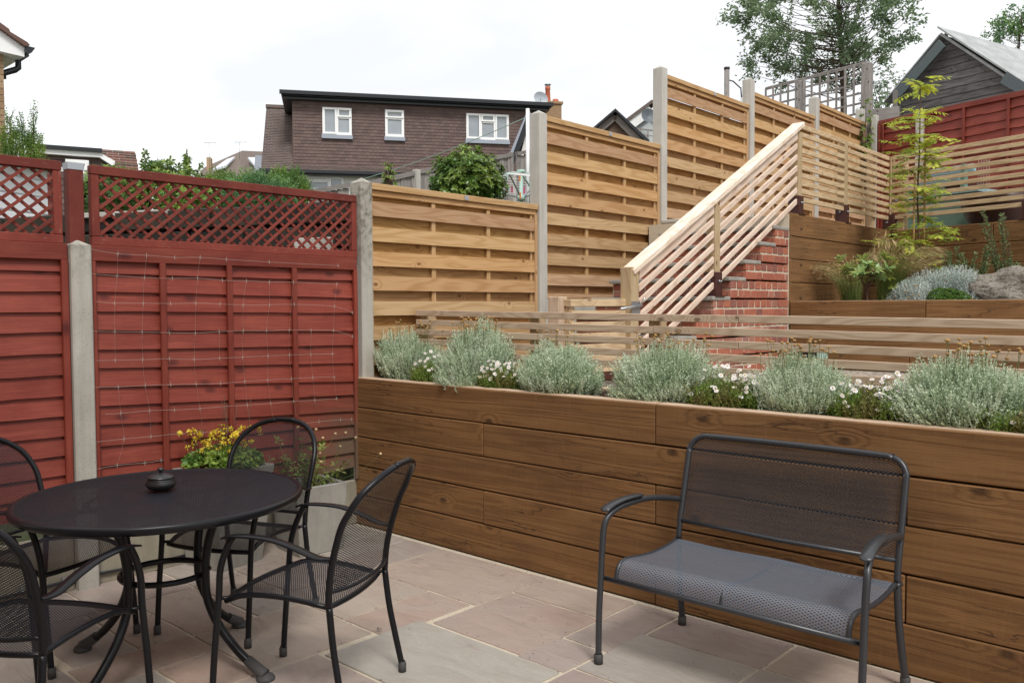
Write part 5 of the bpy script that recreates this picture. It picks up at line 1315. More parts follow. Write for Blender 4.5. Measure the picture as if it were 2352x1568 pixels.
for (px,py,c) in ((1194,402,(.8,.25,.05,1)),(1204,430,(.7,.05,.25,1)),(1195,442,(.85,.25,.08,1)),(1176,428,(.6,.03,.15,1)),(1165,400,(.5,.7,.7,1)),(1218,420,(.3,.6,.5,1))):
    p=depth(px,py,9.9); mb=MB(); mb.beam(p,p-Z_*.075,.014,.012,(1,0,0)); tag(mb.build('clothes_peg',plain('peg_plastic',c,.5),origin=tuple(p)),{1194:'orange peg near the top hub of the rotary dryer',1204:'bright pink peg on the dryer lines',1195:'orange peg low on the dryer lines',1176:'dark red peg left on the dryer lines',1165:'pale blue peg at the far left of the dryer',1218:'green peg beside the concrete post'}[px],'peg','clothes pegs on the rotary dryer')
# ============================================================ bush behind the lowest golden panel
def leafybush(name,label,c,r,n,L,W,mat,seed,cat='shrub',top=1.0,group=None,tufts=True):
    random.seed(seed); t=thing(name,label,cat,(c[0],c[1],c[2]-r[2]),0,group); m=MB(); s=MB()
    for i in range(n):
        d=rdir(-.7,1); k=(ru(.35,1))**.5; bp_=1+.22*noise.noise(d*2.2+Vector((seed,0,0)))+.10*noise.noise(d*5+Vector((0,seed,0))); p=Vector((d.x*r[0],d.y*r[1],d.z*r[2]))*k*bp_+Vector((0,0,r[2]))
        if tufts: leaftuft(m,p,(d+Z_*.6+rdir()*.4).normalized(),6,L,W)
        else: m.leaf(p,(d+rdir()*.8).normalized(),rdir(),L*ru(.7,1.2),W)
    for i in range(14):
        d=rdir(0,1); s.tube([Vector((0,0,0)),Vector((d.x*r[0]*.4,d.y*r[1]*.4,r[2]*.7)),Vector((d.x*r[0]*.85,d.y*r[1]*.85,r[2]*(1+d.z*.8)))],[.02,.012,.004],5)
    s.build('stems',M['bark_'],t,local=True); m.build('leaves',M[mat],t,local=True); return t
q=depth(1073,418,9.0); leafybush('evergreen_bush','round glossy evergreen bush just beyond the lowest golden panel',(q.x,q.y,q.z),(.40,.40,.34),1700,.05,.011,'choisya',5)
# ============================================================ felt-roofed shed and white gable beyond the second panel
q=depth(1413,262,12.3); SF=Fr((q.x,q.y),(.80,.60)); t=thing('felt_roofed_shed','small brown timber shed with black felt roof peeping over the second golden panel','shed',(q.x,q.y,2.3))
M['oldwood']=wood('weathered_brown_boards',(.20,.14,.10,1),(.13,.09,.065,1),(.05,.035,.03,1),.4,20,.3,.9,.5)
ap=SF.pix(1413,268); le=SF.pix(1372,303); re=SF.pix(1462,322)
mb=MB(); SF.poly(mb,[(le[0]-.3,2.2),(re[0]+.1,2.2),(re[0]+.05,re[1]-.1),(ap[0],ap[1]-.04),(le[0]-.3,le[1]-.25)],-2.2,-.02); mb.build('wall',M['oldwood'],t)
mb=MB(); mb.beam(SF.p(ap[0],ap[1],.02),SF.p(le[0]-.35,le[1]-.28,.02),.03,.10,(0,0,1)); mb.beam(SF.p(ap[0],ap[1],.02),SF.p(re[0]+.1,re[1]-.08,.02),.03,.10,(0,0,1)); mb.build('bargeboard',M['grey'],t)
mb=MB(); SF.poly(mb,[(ap[0],ap[1]+.05),(re[0]+.15,re[1]-.07),(re[0]+.18,re[1]-.03),(ap[0],ap[1]+.09)],-2.4,.12); SF.poly(mb,[(ap[0]-1e-3,ap[1]+.05),(ap[0]-1e-3,ap[1]+.09),(le[0]-.62,le[1]-.42),(le[0]-.62,le[1]-.46)],-2.4,.12)
M['felt']=plain('black_roofing_felt',(.03,.032,.036,1),.8,0,.3,.2,.3,30); mb.build('roof',M['felt'],t)
q=depth(1490,252,19); WF=Fr((q.x,q.y),(.62,.785)); t=thing('white_gable_house','white-gabled house end with a satellite dish, left of the tallest concrete post','house',(q.x,q.y,3.5))
ap=WF.pix(1494,252); le=WF.pix(1440,292); 
mb=MB(); WF.poly(mb,[(le[0]+.1,3),(ap[0]*2-le[0]-.1,3),(ap[0]*2-le[0]-.1,le[1]-.05),(ap[0],ap[1]-.1),(le[0]+.1,le[1]-.05)],-4,-.05); M['siding']=plain('pale_grey_siding',(.50,.54,.56,1),.6); mb.build('wall',M['siding'],t)
mb=MB(); 
for sg in (-1,1): mb.beam(WF.p(ap[0],ap[1],.02),WF.p(ap[0]+sg*(ap[0]-le[0]),le[1],.02),.06,.22,(0,0,1))
mb.build('bargeboard',M['white'],t)
mb=MB(); WF.poly(mb,[(ap[0],ap[1]+.12),(le[0]-.1,le[1]+.05),(le[0]-.1,le[1]+.12),(ap[0],ap[1]+.2)][::-1],-4.2,.1); WF.poly(mb,[(ap[0],ap[1]+.12),(ap[0],ap[1]+.2),(2*ap[0]-le[0]+.1,le[1]+.12),(2*ap[0]-le[0]+.1,le[1]+.05)][::-1],-4.2,.1); mb.build('roof',M['rooft'],t)
s,z=WF.pix(1489,268,.3); mb=MB(); q2=WF.p(s,z,.3); mb.lathe([(0,0),(.10,.02),(.17,.05)],(0,0,0),16); o=mb.build('satellite_dish',plain('dark_grey_dish',(.10,.12,.14,1),.5),t,local=True); o.location=q2-Vector(t.location); o.rotation_euler=(0,math.radians(75),math.radians(-40))
# square trellis in front of it
def squaretrellis(label,P,Q,z0,z1,mat,pitch=.145,lw=.022,th=.012,frame=True):
    f=Fr((P.x,P.y),(Q.x-P.x,Q.y-P.y)); L=(Vector((Q.x,Q.y))-Vector((P.x,P.y))).length; t=thing('square_trellis',label,'trellis',(P.x,P.y,z0)); v=MB(); h=MB(); a=0.0
    while a<L: f.box(v,a,a+lw,0,th,z0,z1); a+=pitch
    z=z0
    while z<z1: f.box(h,0,L,-th,-.001,z,z+lw); z+=pitch
    f.box(h,0,L,-th,-.001,z1-lw,z1); v.build('uprights',mat,t); h.build('cross_laths',mat,t); return t,f,L
P=depth(1455,300,14); Q=depth(1500,295,14.2); squaretrellis('small grey square trellis below the white gable, left of the tallest concrete post',P,Q,P.z-.35,P.z+.05,M['grey'])
# pole with lamp bracket
q=depth(1669.5,160,24); t=thing('utility_pole','grey utility pole with a small bracket, beyond the third golden panel','pole',(q.x,q.y,3.5)); mb=MB(); mb.tube([(q.x,q.y,3.5),(q.x,q.y,q.z)],.075,10); mb.build('pole_shaft',M['grey'],t); mb=MB(); mb.tube([(q.x,q.y,q.z-.0),(q.x,q.y,q.z+.06)],.085,10); p2=q-Z_*.28; mb.tube([p2,p2+RV*.18-Z_*.05,p2+RV*.4-Z_*.25,p2+RV*.42-Z_*.5],.02,5); mb.build('bracket_arm',M['black'],t)
a=q+RV*.41-Z_*.5; mb=MB(); mb.tube([a,a-Z_*1.6],.008,4); tag(mb.build('hanging_cable',M['black'],origin=tuple(a)),'thin cable hanging beside the utility pole','cable')
# ============================================================ old trellis and posts at the top of the garden
P=depth(1758,206,14.5); Q=depth(1990,146,12.95); zt=5.20
t,f,L=squaretrellis('grey square trellis on top of the old boundary in front of the dark tree',P,Q,4.42,5.19,M['grey'],.152,.03,.016)
for px,py,dp,w,lb in ((1841,186,13.95,.11,'lichen-covered wooden post in the middle of the old square trellis'),(1992,146,12.95,.14,'thick cracked wooden post at the right end of the old square trellis')):
    q=depth(px,py,dp); mb=MB(); mb.box(q.x-w/2,q.x+w/2,q.y-w/2,q.y+w/2,2.5,q.z); tag(mb.build('timber_post',M['grey'],origin=(q.x,q.y,2.5),bevel=.012),lb,'post','old timber posts of the top boundary')
for px,py,dp,w,mt,nm,lb in ((1976,252,12.7,.11,'conc','concrete_post','chipped concrete post at the end of the farthest golden panel'),(1997,233,12.75,.09,'grey','timber_post','splintered grey timber stump tied to the thick post'),(2009,266,12.6,.10,'conc','concrete_post','plain concrete post at the left end of the upper red fence')):
    q=depth(px,py,dp); mb=MB(); mb.box(q.x-w/2,q.x+w/2,q.y-w/2,q.y+w/2,2.25,q.z); tag(mb.build(nm,M[mt],origin=(q.x,q.y,2.25),bevel=.01),lb,'post')
P=depth(1985,252,13.2); Q=depth(2066,250,13.0); f=Fr((P.x,P.y),(Q.x-P.x,Q.y-P.y)); L=(Q-P).xy.length; mb=MB(); f.box(mb,0,L,-.05,0,P.z-.22,P.z); f.box(mb,0,L,-.05,.004,P.z-.46,P.z-.23); tag(mb.build('timber_boards',M['grey'],origin=(P.x,P.y,P.z-.4),bevel=.005),'two weathered grey boards left of the grey shed','boards')
# ============================================================ upper red fence
RF=Fr((.1,9.45),(.959,-.284)); t=thing('lap_fence_panel','upper red fence of wavy waney boards below the grey shed','fence panel',(.1,9.45,2.4)); random.seed(14)
mb=MB(); z=4.13; k=0
a0=RF.pix(2021,300)[0]; 
while z>2.35:
    lapboard(mb,RF,a0+.02,5.2,z-.128,z-.128,z+.02,z+.02,.022,.003,.026,seed=60+k,nu=110); z-=.126; k+=1
mb.build('waney_boards',M['red'],t)
mb=MB(); RF.box(mb,a0,5.2,.0,.045,4.13,4.20); RF.box(mb,a0,a0+.04,.02,.05,2.35,4.13)
mb.build('panel_frame',M['red'],t,bevel=.003)
for px in (2031,2216,2318): 
    a=RF.pix(px,330)[0]; mb=MB(); RF.box(mb,a-.017,a+.017,.028,.05,2.35,4.13); mb.build('batten',M['red'],t,bevel=.003)
a=RF.pix(2118,330)[0]; q=RF.p(a,0,.05); mb=MB(); mb.box(q.x-.05,q.x+.05,q.y-.05,q.y+.05,2.25,4.22); tag(mb.build('concrete_post',M['conc'],origin=(q.x,q.y,2.25),bevel=.006),'concrete post in the upper red fence directly behind the sapling','post')
# ============================================================ grey weatherboard shed
HS=Fr((.1,11.0),(.959,-.284)); t=thing('weatherboard_shed','old grey weatherboarded shed with pale mossy sheet roof behind the upper red fence','shed',(.5,10.9,3))
M['shedw']=wood('black_grey_weatherboard',(.25,.235,.225,1),(.11,.10,.10,1),(.03,.028,.03,1),.4,20,.35,.9,.5,.4,.4,(.20,.19,.19,1))
ap=HS.pix(2172,74); tl=math.tan(math.radians(41)); sl0=HS.pix(2068,250)[0]; sr1=ap[0]+2.1; 
random.seed(15); mb=MB(); z=3.0; k=0
def roofz(s): return ap[1]-.03-abs(s-ap[0])*tl
while z<ap[1]-.06:
    zt=z+.115; zc=max(z,0)
    lim=(ap[1]-.05-z)/tl; a0=max(sl0,ap[0]-lim); a1=min(sr1,ap[0]+lim)
    lim2=max(0,(ap[1]-.05-zt)/tl); b0=max(sl0,ap[0]-lim2); b1=min(sr1,ap[0]+lim2)
    if a1-a0>.05:
        c=[HS.p(a0,z,-.02),HS.p(a1,z,-.02),HS.p(a0,z,.012),HS.p(a1,z,.012),HS.p(b0,zt,-.02),HS.p(max(b1,b0+.01),zt,-.02),HS.p(b0,zt,-.004),HS.p(max(b1,b0+.01),zt,-.004)]
        mb.hexa(c,(a1-a0,.03,.115))
    z+=.115
mb.build('weatherboards',M['shedw'],t)
mb=MB(); HS.poly(mb,[(sl0,3),(sr1,3),(sr1,roofz(sr1)),(ap[0],ap[1]-.08),(sl0,roofz(sl0))],-3.4,-.025); HS.box(mb,sl0-.01,sl0+.03,-.02,.02,3,roofz(sl0)); mb.build('shed_body',M['shedw'],t)
M['sheet']=concrete('mossy_pale_roof_sheet',(.30,.31,.31,1),(.46,.48,.48,1),.4)
mb=MB(); L=2.9
for sg in (1,-1):
    LL=L if sg>0 else 1.25
    p=lambda l,o,d: HS.p(ap[0]+sg*l*math.cos(math.radians(41)),ap[1]+.07-l*math.sin(math.radians(41))+o,d)
    f0=.22 if sg>0 else .17; of=-.045 if sg>0 else -.16
    c=[p(0,of,f0),p(LL,of,f0),p(0,of,-3.8),p(LL,of,-3.8),p(0,.03+of,f0),p(LL,.03+of,f0),p(0,.03+of,-3.8),p(LL,.03+of,-3.8)]
    mb.hexa(c,(LL,4,.03))
mb.build('roof_sheet',M['sheet'],t)
M['gfelt']=plain('grey_green_barge_felt',(.13,.155,.16,1),.85,0,.2,.3,.3,25)
mb=MB(); e0=HS.pix(2158,92,.2); e1=HS.pix(2052,210,.2); w_=.17
HS.poly(mb,[(e1[0],e1[1]-.02),(e1[0]+.13,e1[1]-.13),(e0[0]+.1,e0[1]-.13),(e0[0],e0[1])],.175,.225); mb.build('bargeboard',M['gfelt'],t)
mb=MB(); g0=HS.pix(2316,165,.2); HS.poly(mb,[(g0[0],g0[1]),(g0[0]-.10,g0[1]-.14),(g0[0]+1.0,g0[1]-.14-1.0*tl),(g0[0]+1.1,g0[1]-1.1*tl)],.2,.235); mb.build('bargeboard',M['gfelt'],t)
mb=MB(); mb.beam(HS.p(ap[0]+.02,ap[1]-.06,.16),HS.p(ap[0]+1.35,ap[1]-.06-1.35*tl,.16),.03,.035,(0,0,1)); mb.build('rafter_edge',M['sheet'],t)
q=depth(2056,245,13.4); mb=MB(); mb.beam(q+Z_*.25,q-Z_*1.0,.06,.06,(1,0,0)); tag(mb.build('timber_post',M['grey'],origin=tuple(q)),'thin grey post under the left eave of the grey shed','post')
# ============================================================ green hutch and maroon planter on the terrace
M['teal']=plain('pale_teal_paint',(.27,.42,.45,1),.5,0,.4,.1,.1,12); M['sage']=plain('sage_green_paint',(.13,.22,.185,1),.55,0,.4,.12,.1,8)
q=depth(2062,520,9.9); CF=Fr((q.x,q.y),(.959,-.284)); t=thing('green_hutch','sage green wooden hutch with pale teal lids seen through the upper right railing','hutch',(q.x,q.y,2.27))
a0=0; a1=CF.pix(2215,480)[0]
zc=CF.pix(2062,458)[1]
mb=MB(); CF.box(mb,a0,a1+.15,-.5,0,2.26,zc-.02); mb.build('body',M['sage'],t,bevel=.005)
mb=MB(); CF.box(mb,a0-.02,a1+.17,-.52,.03,zc-.02,zc+.015); mb.build('lid',M['teal'],t,bevel=.004)
za=CF.pix(2070,425)[1]; zb=CF.pix(2070,402)[1]
for z0,z1,d in ((za-.035,za+.03,.01),(zb-.03,zb+.05,-.25)):
    mb=MB(); CF.box(mb,a0+.1,a1-.05,d-.05,d,z0,z1); CF.box(mb,a0+.1,a1-.05,d-.03,d+.015,z1-.02,z1); mb.build('roof_ledge',M['teal'],t,bevel=.003)
mb=MB(); CF.box(mb,a0+.12,a1-.05,-.48,-.07,zc+.016,za-.036); mb.build('dark_interior',M['bracket'],t)
for a in (a0+.09,a1-.30,a1-.05): mb=MB(); CF.box(mb,a,a+.05,-.06,.005,zc+.016,zb+.02 if a>a1-.1 else za); mb.build('frame_post',M['sage'],t,bevel=.003)
M['maroon']=plain('maroon_glazed_bowl',(.055,.022,.022,1),.35,0,.5,.2)
q=depth(2292,515,8.75); t=thing('bowl_planter','large maroon bowl planter on the terrace edge behind the upper right railing','planter',(q.x,q.y,2.275))
mb=MB(); mb.lathe([(0,0),(.21,0),(.25,.03),(.31,.14),(.345,.24),(.355,.33),(.34,.335),(.33,.30),(.0,.29)],(0,0,0),40); mb.build('bowl',M['maroon'],t,local=True)
# wire mesh at the right
a=CF.pix(2235,380)[0]; mb=MB()
for k in range(5): mb.tube([CF.p(a+.03*k,2.3,-.1),CF.p(a+.03*k,3.05,-.1)],.0015,3)
for k in range(25): mb.tube([CF.p(a,2.3+.03*k,-.1),CF.p(a+.12,2.3+.03*k,-.1)],.0015,3)
tag(mb.build('wire_netting',M['netm'],origin=tuple(CF.p(a,2.3,-.1))),'strip of square wire netting right of the green hutch','netting')
# dark planter trough in front of the second sleeper wall
q=at(1866,815,1,3.38); t=thing('dark_crate','small black crate with a pale green edge before the second timber wall','crate',(q.x,q.y,.94)); mb=MB(); mb.box(q.x-.085,q.x+.075,3.30,3.44,.94,q.z+.06); mb.build('crate_body',M['black'],t,bevel=.006); mb=MB(); mb.box(q.x+.078,q.x+.10,3.29,3.45,.94,q.z+.065); mb.build('crate_edge',M['pgreen'],t)
# ============================================================ trees
def tree(name,label,base,top,cc,cr,ncl,nl,L,W,leafmat,seed,trunk=.09,clr=.26,cat='tree',group=None,lo=-.8):
    random.seed(seed); base=Vector(base); cc=Vector(cc); t=thing(name,label,cat,tuple(base),0,group); tk=MB(); lf=MB()
    axis_=spline([base,base.lerp(top,.4)+Vector((.05,.03,0)),base.lerp(top,.75)-Vector((.05,0,0)),top],6)
    tk.tube([p-base for p in axis_],[lerp(trunk,.012,(i/(len(axis_)-1))**.8) for i in range(len(axis_))],9)
    for i in range(ncl):
        d=rdir(lo,1); k=ru(.25,1)**.45; n_=1+.25*noise.noise(d*1.9+Vector((seed,0,0)))
        e=cc+Vector((d.x*cr[0],d.y*cr[1],d.z*cr[2]))*k*n_
        h=max(base.z+.25*(top.z-base.z),min(top.z-.1,e.z-(e-cc).xy.length*ru(.25,.55)))
        tt=(h-base.z)/(top.z-base.z); a=base.lerp(top,tt); m=a.lerp(e,.55)+Vector((0,0,-.08))+rdir()*.08
        bl=spline([a-base,m-base,e-base],4); r0=.035*(1-tt*.6)*(trunk/.09); tk.tube(bl,[lerp(r0*.4,.003,j/(len(bl)-1)) for j in range(len(bl))],5,caps=False)
        out=(e-a).normalized()
        for s in range(4):
            tw=(out+rdir()*.8).normalized(); te=e+tw*clr*ru(.5,1.1); tk.tube([e-base,te-base],.0018,3,caps=False)
            for q_ in range(nl//4):
                z=ru(.1,1.1); p=e.lerp(te,z)+rdir()*clr*.22; ld=(tw+rdir()*1.0).normalized(); lf.leaf(p-base,ld,perp(ld),L*ru(.7,1.2),W,.1)
    tk.build('trunk',M['bark_'],t,local=True); lf.build('crown',M[leafmat],t,local=True); return t
b=depth(1930,250,15); cc=depth(1890,30,15.1)
tree('holm_oak','broad dark-leaved evergreen tree standing behind the old grey trellis','' or (b.x,b.y,3.0),Vector((b.x,b.y,8.0)),(cc.x,cc.y,cc.z),(1.62,1.62,1.45),215,112,.070,.017,'holly',3,.085,.30,lo=-.9)
q=depth(2040,232,14.6); leafybush('evergreen_shrub','dark leafy shrub filling the gap between the old posts and the grey shed',(q.x,q.y,q.z-.05),(.5,.5,.62),380,.055,.012,'holly',8)
b=depth(2345,120,19); cc=depth(2352,62,19); tree('distant_tree','leafy tree top behind the grey shed roof at the right edge',(b.x,b.y,3),Vector((b.x,b.y,cc.z+.3)),(cc.x,cc.y,cc.z),(.62,.62,.42),60,48,.07,.018,'junip',6,.06,.22)
# low weeds at the far end of the farthest panel
q=depth(1990,330,12.45); leafybush('bramble','bramble sprigs climbing the concrete posts at the end of the golden fence',(q.x,q.y,q.z),(.10,.10,.75),60,.05,.015,'climb',44)
q=depth(893,412,8.6); t=leafybush('garden_weed','thin leafy weed poking above the lowest golden panel near the concrete post',(q.x,q.y,q.z-.0),(.07,.07,.19),30,.045,.008,'choisya',45)
# ============================================================ left background
M['lwhite']=plain('white_metal_siding',(.82,.83,.86,1),.45)
q=depth(118,400,7.9); LS=Fr((q.x,q.y),(-.454,.891)); t=thing('white_shed','white metal-sided shed with a low roof behind the left trellis','shed',(q.x,q.y,2.1))
zE=q.z+.02; mb=MB(); LS.box(mb,-3.5,0,-2.0,-.012,2.1,zE)
z=2.2
while z<zE-.02: LS.box(mb,-3.5,-.0,-.011,.006,z,min(z+.14,zE)); z+=.155
mb.build('siding',M['lwhite'],t,bevel=.004)
mb=MB(); c=[LS.p(-3.7,zE+.0,.12),LS.p(.06,zE,.12),LS.p(-3.7,zE+1.15,-1.1),LS.p(.06,zE+.02,-.5),LS.p(-3.7,zE+.04,.12),LS.p(.06,zE+.04,.12),LS.p(-3.7,zE+1.2,-1.1),LS.p(.06,zE+.07,-.5)]; mb.hexa(c,(3.7,1.1,.05)); mb.build('roof',M['white'],t)
mb=MB(); q=depth(124,400,7.0); mb.box(q.x-.04,q.x+.04,q.y-.04,q.y+.04,1.5,q.z); tag(mb.build('timber_post',M['redold'],origin=tuple(q)),'dark brown post behind the left trellis','post')
# neighbour house corner
NF0=depth(8,340,9.5); NF=Fr((NF0.x,NF0.y),(0,1)); t=thing('neighbour_house','corner of a tan brick house with white eaves and black gutter, far left','house',(NF0.x,NF0.y,2))
P_=lambda x,y,d=0: NF.pix(x,y,d)
w1=P_(8,120)[0]; mb=MB(); z=2.0; k=0
while z<P_(0,112)[1]:
    a=w1-.0; j=0
    while a>w1-2.2: 
        wd=.22 if j or k%2 else .11; NF.box(mb,a-wd+.006,a-.004,-.1,.0+ru(-.002,.002),z,z+.066); a-=wd; j+=1
    z+=.075; k+=1
mb.build('brickwork',M['tan'],t); mb=MB(); NF.box(mb,w1-3,w1-.004,-4,-.012,2,P_(0,112)[1]); mb.build('wall',M['mortar'],t)
mb=MB(); NF.poly(mb,[P_(-200,-70,.1),P_(-200,85,.1),P_(0,118,.1),P_(56,131,.1),P_(56,109,.1)],-4,.1); mb.build('eaves_box',M['white'],t)
mb=MB(); NF.poly(mb,[P_(-200,-92,.14),P_(-200,-75,.14),P_(57,107,.14),P_(68,105,.14),P_(62,98,.14),P_(22,74,.14),P_(20,68,.14)],-4,.16); mb.build('roof',M['oldtile'],t)
mb=MB(); NF.poly(mb,[P_(58,106,.12),P_(57,118,.12),P_(63,127,.12),P_(72,122,.12),P_(80,111,.12)],-4,.14); 
mb.build('gutter',M['black'],t); mb=MB(); pp=[NF.p(*P_(x,y,-.1),-.1) for x,y in ((62,124),(42,137),(42,156),(34,161),(9,168),(7,180))]; mb.tube(pp,.035,8); mb.build('downpipe',M['black'],t)
# conifer
random.seed(81); q=depth(60,350,9.2); t=thing('conifer','pale green feathery conifer with several spires beside the tan brick house','tree',(q.x,q.y,2.1)); lf=MB(); tk=MB()
for (px,py,r) in ((22,268,.13),(50,280,.14),(76,258,.09),(90,318,.10),(36,312,.18),(64,316,.18),(12,306,.15)):
    tp=depth(px,py,9.2)-Vector((q.x,q.y,2.1)); tk.tube([Vector((tp.x*.5,tp.y*.5,0)),tp-Z_*.2,tp],[.03,.01,.004],5)
    for i in range(int(300*r/.2)):
        k=ru(0,1)**.8; z=tp.z-k*(tp.z*.62); rr=r*(k*1.0+.05); a=ru(0,2*PI); p=Vector((tp.x+math.cos(a)*rr*ru(.2,1),tp.y+math.sin(a)*rr*ru(.2,1),z)); d=Vector((math.cos(a)*.5,math.sin(a)*.5,1)).normalized(); feather(lf,p,d,ru(.06,.14),4,.03,.006)
tk.build('trunk',M['bark_'],t,local=True); lf.build('crown',M['conif'],t,local=True)
# second house (dormer with white fascia)
q=depth(100,345,16); BF=Fr((q.x,q.y),(.358,.934)); t=thing('fascia_house','brown house with flat dormer, broad white fascia and pantiled roof, left of the distant roofs','house',(q.x,q.y,3))
B_=lambda x,y,d=0: BF.pix(x,y,d)
s0=B_(60,350)[0]; s1=B_(228,350)[0]; zt=B_(150,342)[1]; zf=B_(150,358)[1]; zw=B_(150,420)[1]
mb=MB(); BF.box(mb,s0,s1,-3,.1,zf,zt-.04); c=[BF.p(s1,zf-.0,.1),BF.p(B_(262,390)[0],B_(262,385)[1],.1),BF.p(s1,zf,-.1),BF.p(B_(262,390)[0],B_(262,385)[1],-.1),BF.p(s1,zt-.04,.1),BF.p(B_(264,372)[0],B_(264,372)[1],.1),BF.p(s1,zt-.04,-.1),BF.p(B_(264,372)[0],B_(264,372)[1],-.1)]; mb.hexa(c,(.5,.2,.2)); mb.build('fascia',M['white'],t)
mb=MB(); BF.box(mb,s0,s1+.05,-3,.16,zt-.04,zt+.03); mb.build('flat_roof',M['black'],t)
mb=MB(); hang(mb,BF,s0,B_(255,400)[0],zw-1,zf,-.03,.12,.2); mb.build('hung_tiles',M['tile'],t); mb=MB(); BF.box(mb,s0,B_(256,400)[0],-2.8,-.04,zw-1,zf); mb.build('wall',M['tile'],t)
window(BF,t,B_(150,366),B_(205,405),[(1.0,[1.0])],-.02)
mb=MB(); roofstrip(BF,B_(236,360)[0],B_(322,360)[0],-.2,B_(300,400,-.2)[1],-1.6,B_(280,347,-1.6)[1],M['oldtile'],t,'tiled_roof',.17,.22)
mb=MB(); a=B_(326,350,-1.6); b_=B_(318,400,-.2); mb.beam(BF.p(a[0],a[1],-1.6),BF.p(b_[0]+.05,b_[1],-.15),.10,.16); BF.box(mb,B_(240,360)[0],B_(326,360)[0],-3,-.25,3,B_(300,402,-.2)[1]); mb.build('white_verge',M['white'],t)
# distant houses
q=depth(470,400,40); DF=Fr((q.x,q.y),(.62,.785)); t=thing('distant_house','distant brown hipped roof with two white solar panels and a brick chimney','house',(q.x,q.y,5))
D_=lambda x,y,d=0: DF.pix(x,y,d)
M['distroof']=tilem('distant_brown_roof',(.15,.12,.10,1),(.17,.135,.11,1),(.13,.105,.095,1)); M['solar']=plain('pale_glare_solar_panel',(.60,.63,.68,1),.2)
def polyz(mb,pts,d,th=.15): mb.prism([DF.p(*D_(x,y,dd),dd) for (x,y),dd in zip(pts,d)],(0,0,-th))
mb=MB(); polyz(mb,[(448,408),(548,405),(556,346),(470,384)][::1],[0,0,-4,-3]); polyz(mb,[(548,405),(640,410),(640,350),(556,346)],[0,-2,-5,-4]); mb.build('roof',M['distroof'],t)
mb=MB(); mb.prism([DF.p(*D_(x,y,dd),dd+.12) for (x,y),dd in (((490,394),-.9),((520,386),-1.4),((541,365),-2.9),((522,371),-2.4))],(0,0,.1)); mb.prism([DF.p(*D_(x,y,dd),dd+.12) for (x,y),dd in (((570,367),-2.5),((588,388),-1.2),((590,370),-2.4),((586,367),-2.6))],(0,0,.1)); mb.build('solar_panel',M['solar'],t)
mb=MB(); a=D_(474,361,-2); b_=D_(484,385,-2); DF.box(mb,a[0],b_[0],-2.5,-2,b_[1]-1,a[1]); mb.build('chimney',M['tan'],t)
mb=MB(); DF.box(mb,D_(462,400)[0],D_(620,400)[0],-5,-.4,3,D_(500,405)[1]+.1); mb.build('wall',M['tan'],t)
aerial(480,328,40,t,1.3); aerial(550,327,40,t,.8)
q=depth(360,372,30); EF=Fr((q.x,q.y),(.5,.866)); t=thing('small_distant_house','tiny distant gable showing above the trellis between the two left rooftops','house',(q.x,q.y,4)); mb=MB(); EF.poly(mb,[EF.pix(330,392),EF.pix(395,400),EF.pix(366,374)],-3,0); mb.build('wall',M['tan'],t); mb=MB(); a,b_,c_=EF.pix(330,390),EF.pix(366,372),EF.pix(390,390); mb.beam(EF.p(*a,.05),EF.p(*b_,.05),.3,.12); mb.beam(EF.p(*b_,.05),EF.p(*c_,.05),.3,.12); mb.build('roof',M['siding'],t)
q=depth(590,390,36); mb=MB(); EF2=Fr((q.x,q.y),(.58,.815)); roofm=M['lead']; EF2.poly(mb,[EF2.pix(583,400),EF2.pix(600,400),EF2.pix(600,357),EF2.pix(586,357)],-2,0); tag(mb.build('slate_roof_house',roofm,origin=tuple(q)),'sliver of grey slate roof tight against the left side of the dormer house','house')
# shrubs behind the trellis
random.seed(90)
def featherbush(name,label,c,r,n,mat,seed,L=.12,ll=.03,lw=.006,group=None):
    random.seed(seed); t=thing(name,label,'shrub',(c[0],c[1],c[2]-r[2]),0,group); m=MB(); s=MB()
    for i in range(n):
        d=rdir(-.6,1); k=ru(.4,1)**.5; b2=1+.3*noise.noise(d*2.3+Vector((seed,1,0)))+.12*noise.noise(d*6); p=Vector((d.x*r[0],d.y*r[1],d.z*r[2]))*k*b2+Vector((0,0,r[2])); feather(m,p,(d*.8+Z_*.6+rdir()*.4).normalized(),L*ru(.6,1.2),5,ll,lw,.2,.004)
    for i in range(8): d=rdir(0,1); s.tube([Vector((0,0,0)),Vector((d.x*r[0]*.5,d.y*r[1]*.5,r[2]*1.1))],.015,5)
    s.build('stems',M['bark_'],t,local=True); m.build('foliage',M[mat],t,local=True)
q=depth(590,488,8.3); featherbush('juniper','large blue-green juniper behind the right half of the long trellis',(q.x,q.y,q.z),(.42,.36,.30),2600,'junip',91)
q=depth(525,492,8.7); featherbush('juniper','lighter juniper sprawling left of the large blue-green one',(q.x,q.y,q.z+.05),(.36,.36,.28),1900,'conif',92)
q=depth(660,440,9.3); featherbush('juniper','small golden juniper tip next to the white rendered wall',(q.x,q.y,q.z-.05),(.22,.22,.22),800,'conif',93)
for (px,py,dp,r,sd,mt,lb) in ((260,450,9.5,(.42,.42,.34),94,'climb','thin twiggy yellow-green climber behind the left end of the long trellis'),(380,445,8.6,(.40,.40,.32),95,'climb','bushy yellow-green climber behind the middle of the long trellis'),(440,460,8.0,(.28,.28,.20),96,'aqui','low bright leafy plant at the foot of the climbers on the dark wall')):
    q=depth(px,py,dp); leafybush('climber',lb,(q.x,q.y,q.z),r,420,.07,.014,mt,sd,group='climbers behind the trellis')
random.seed(97)
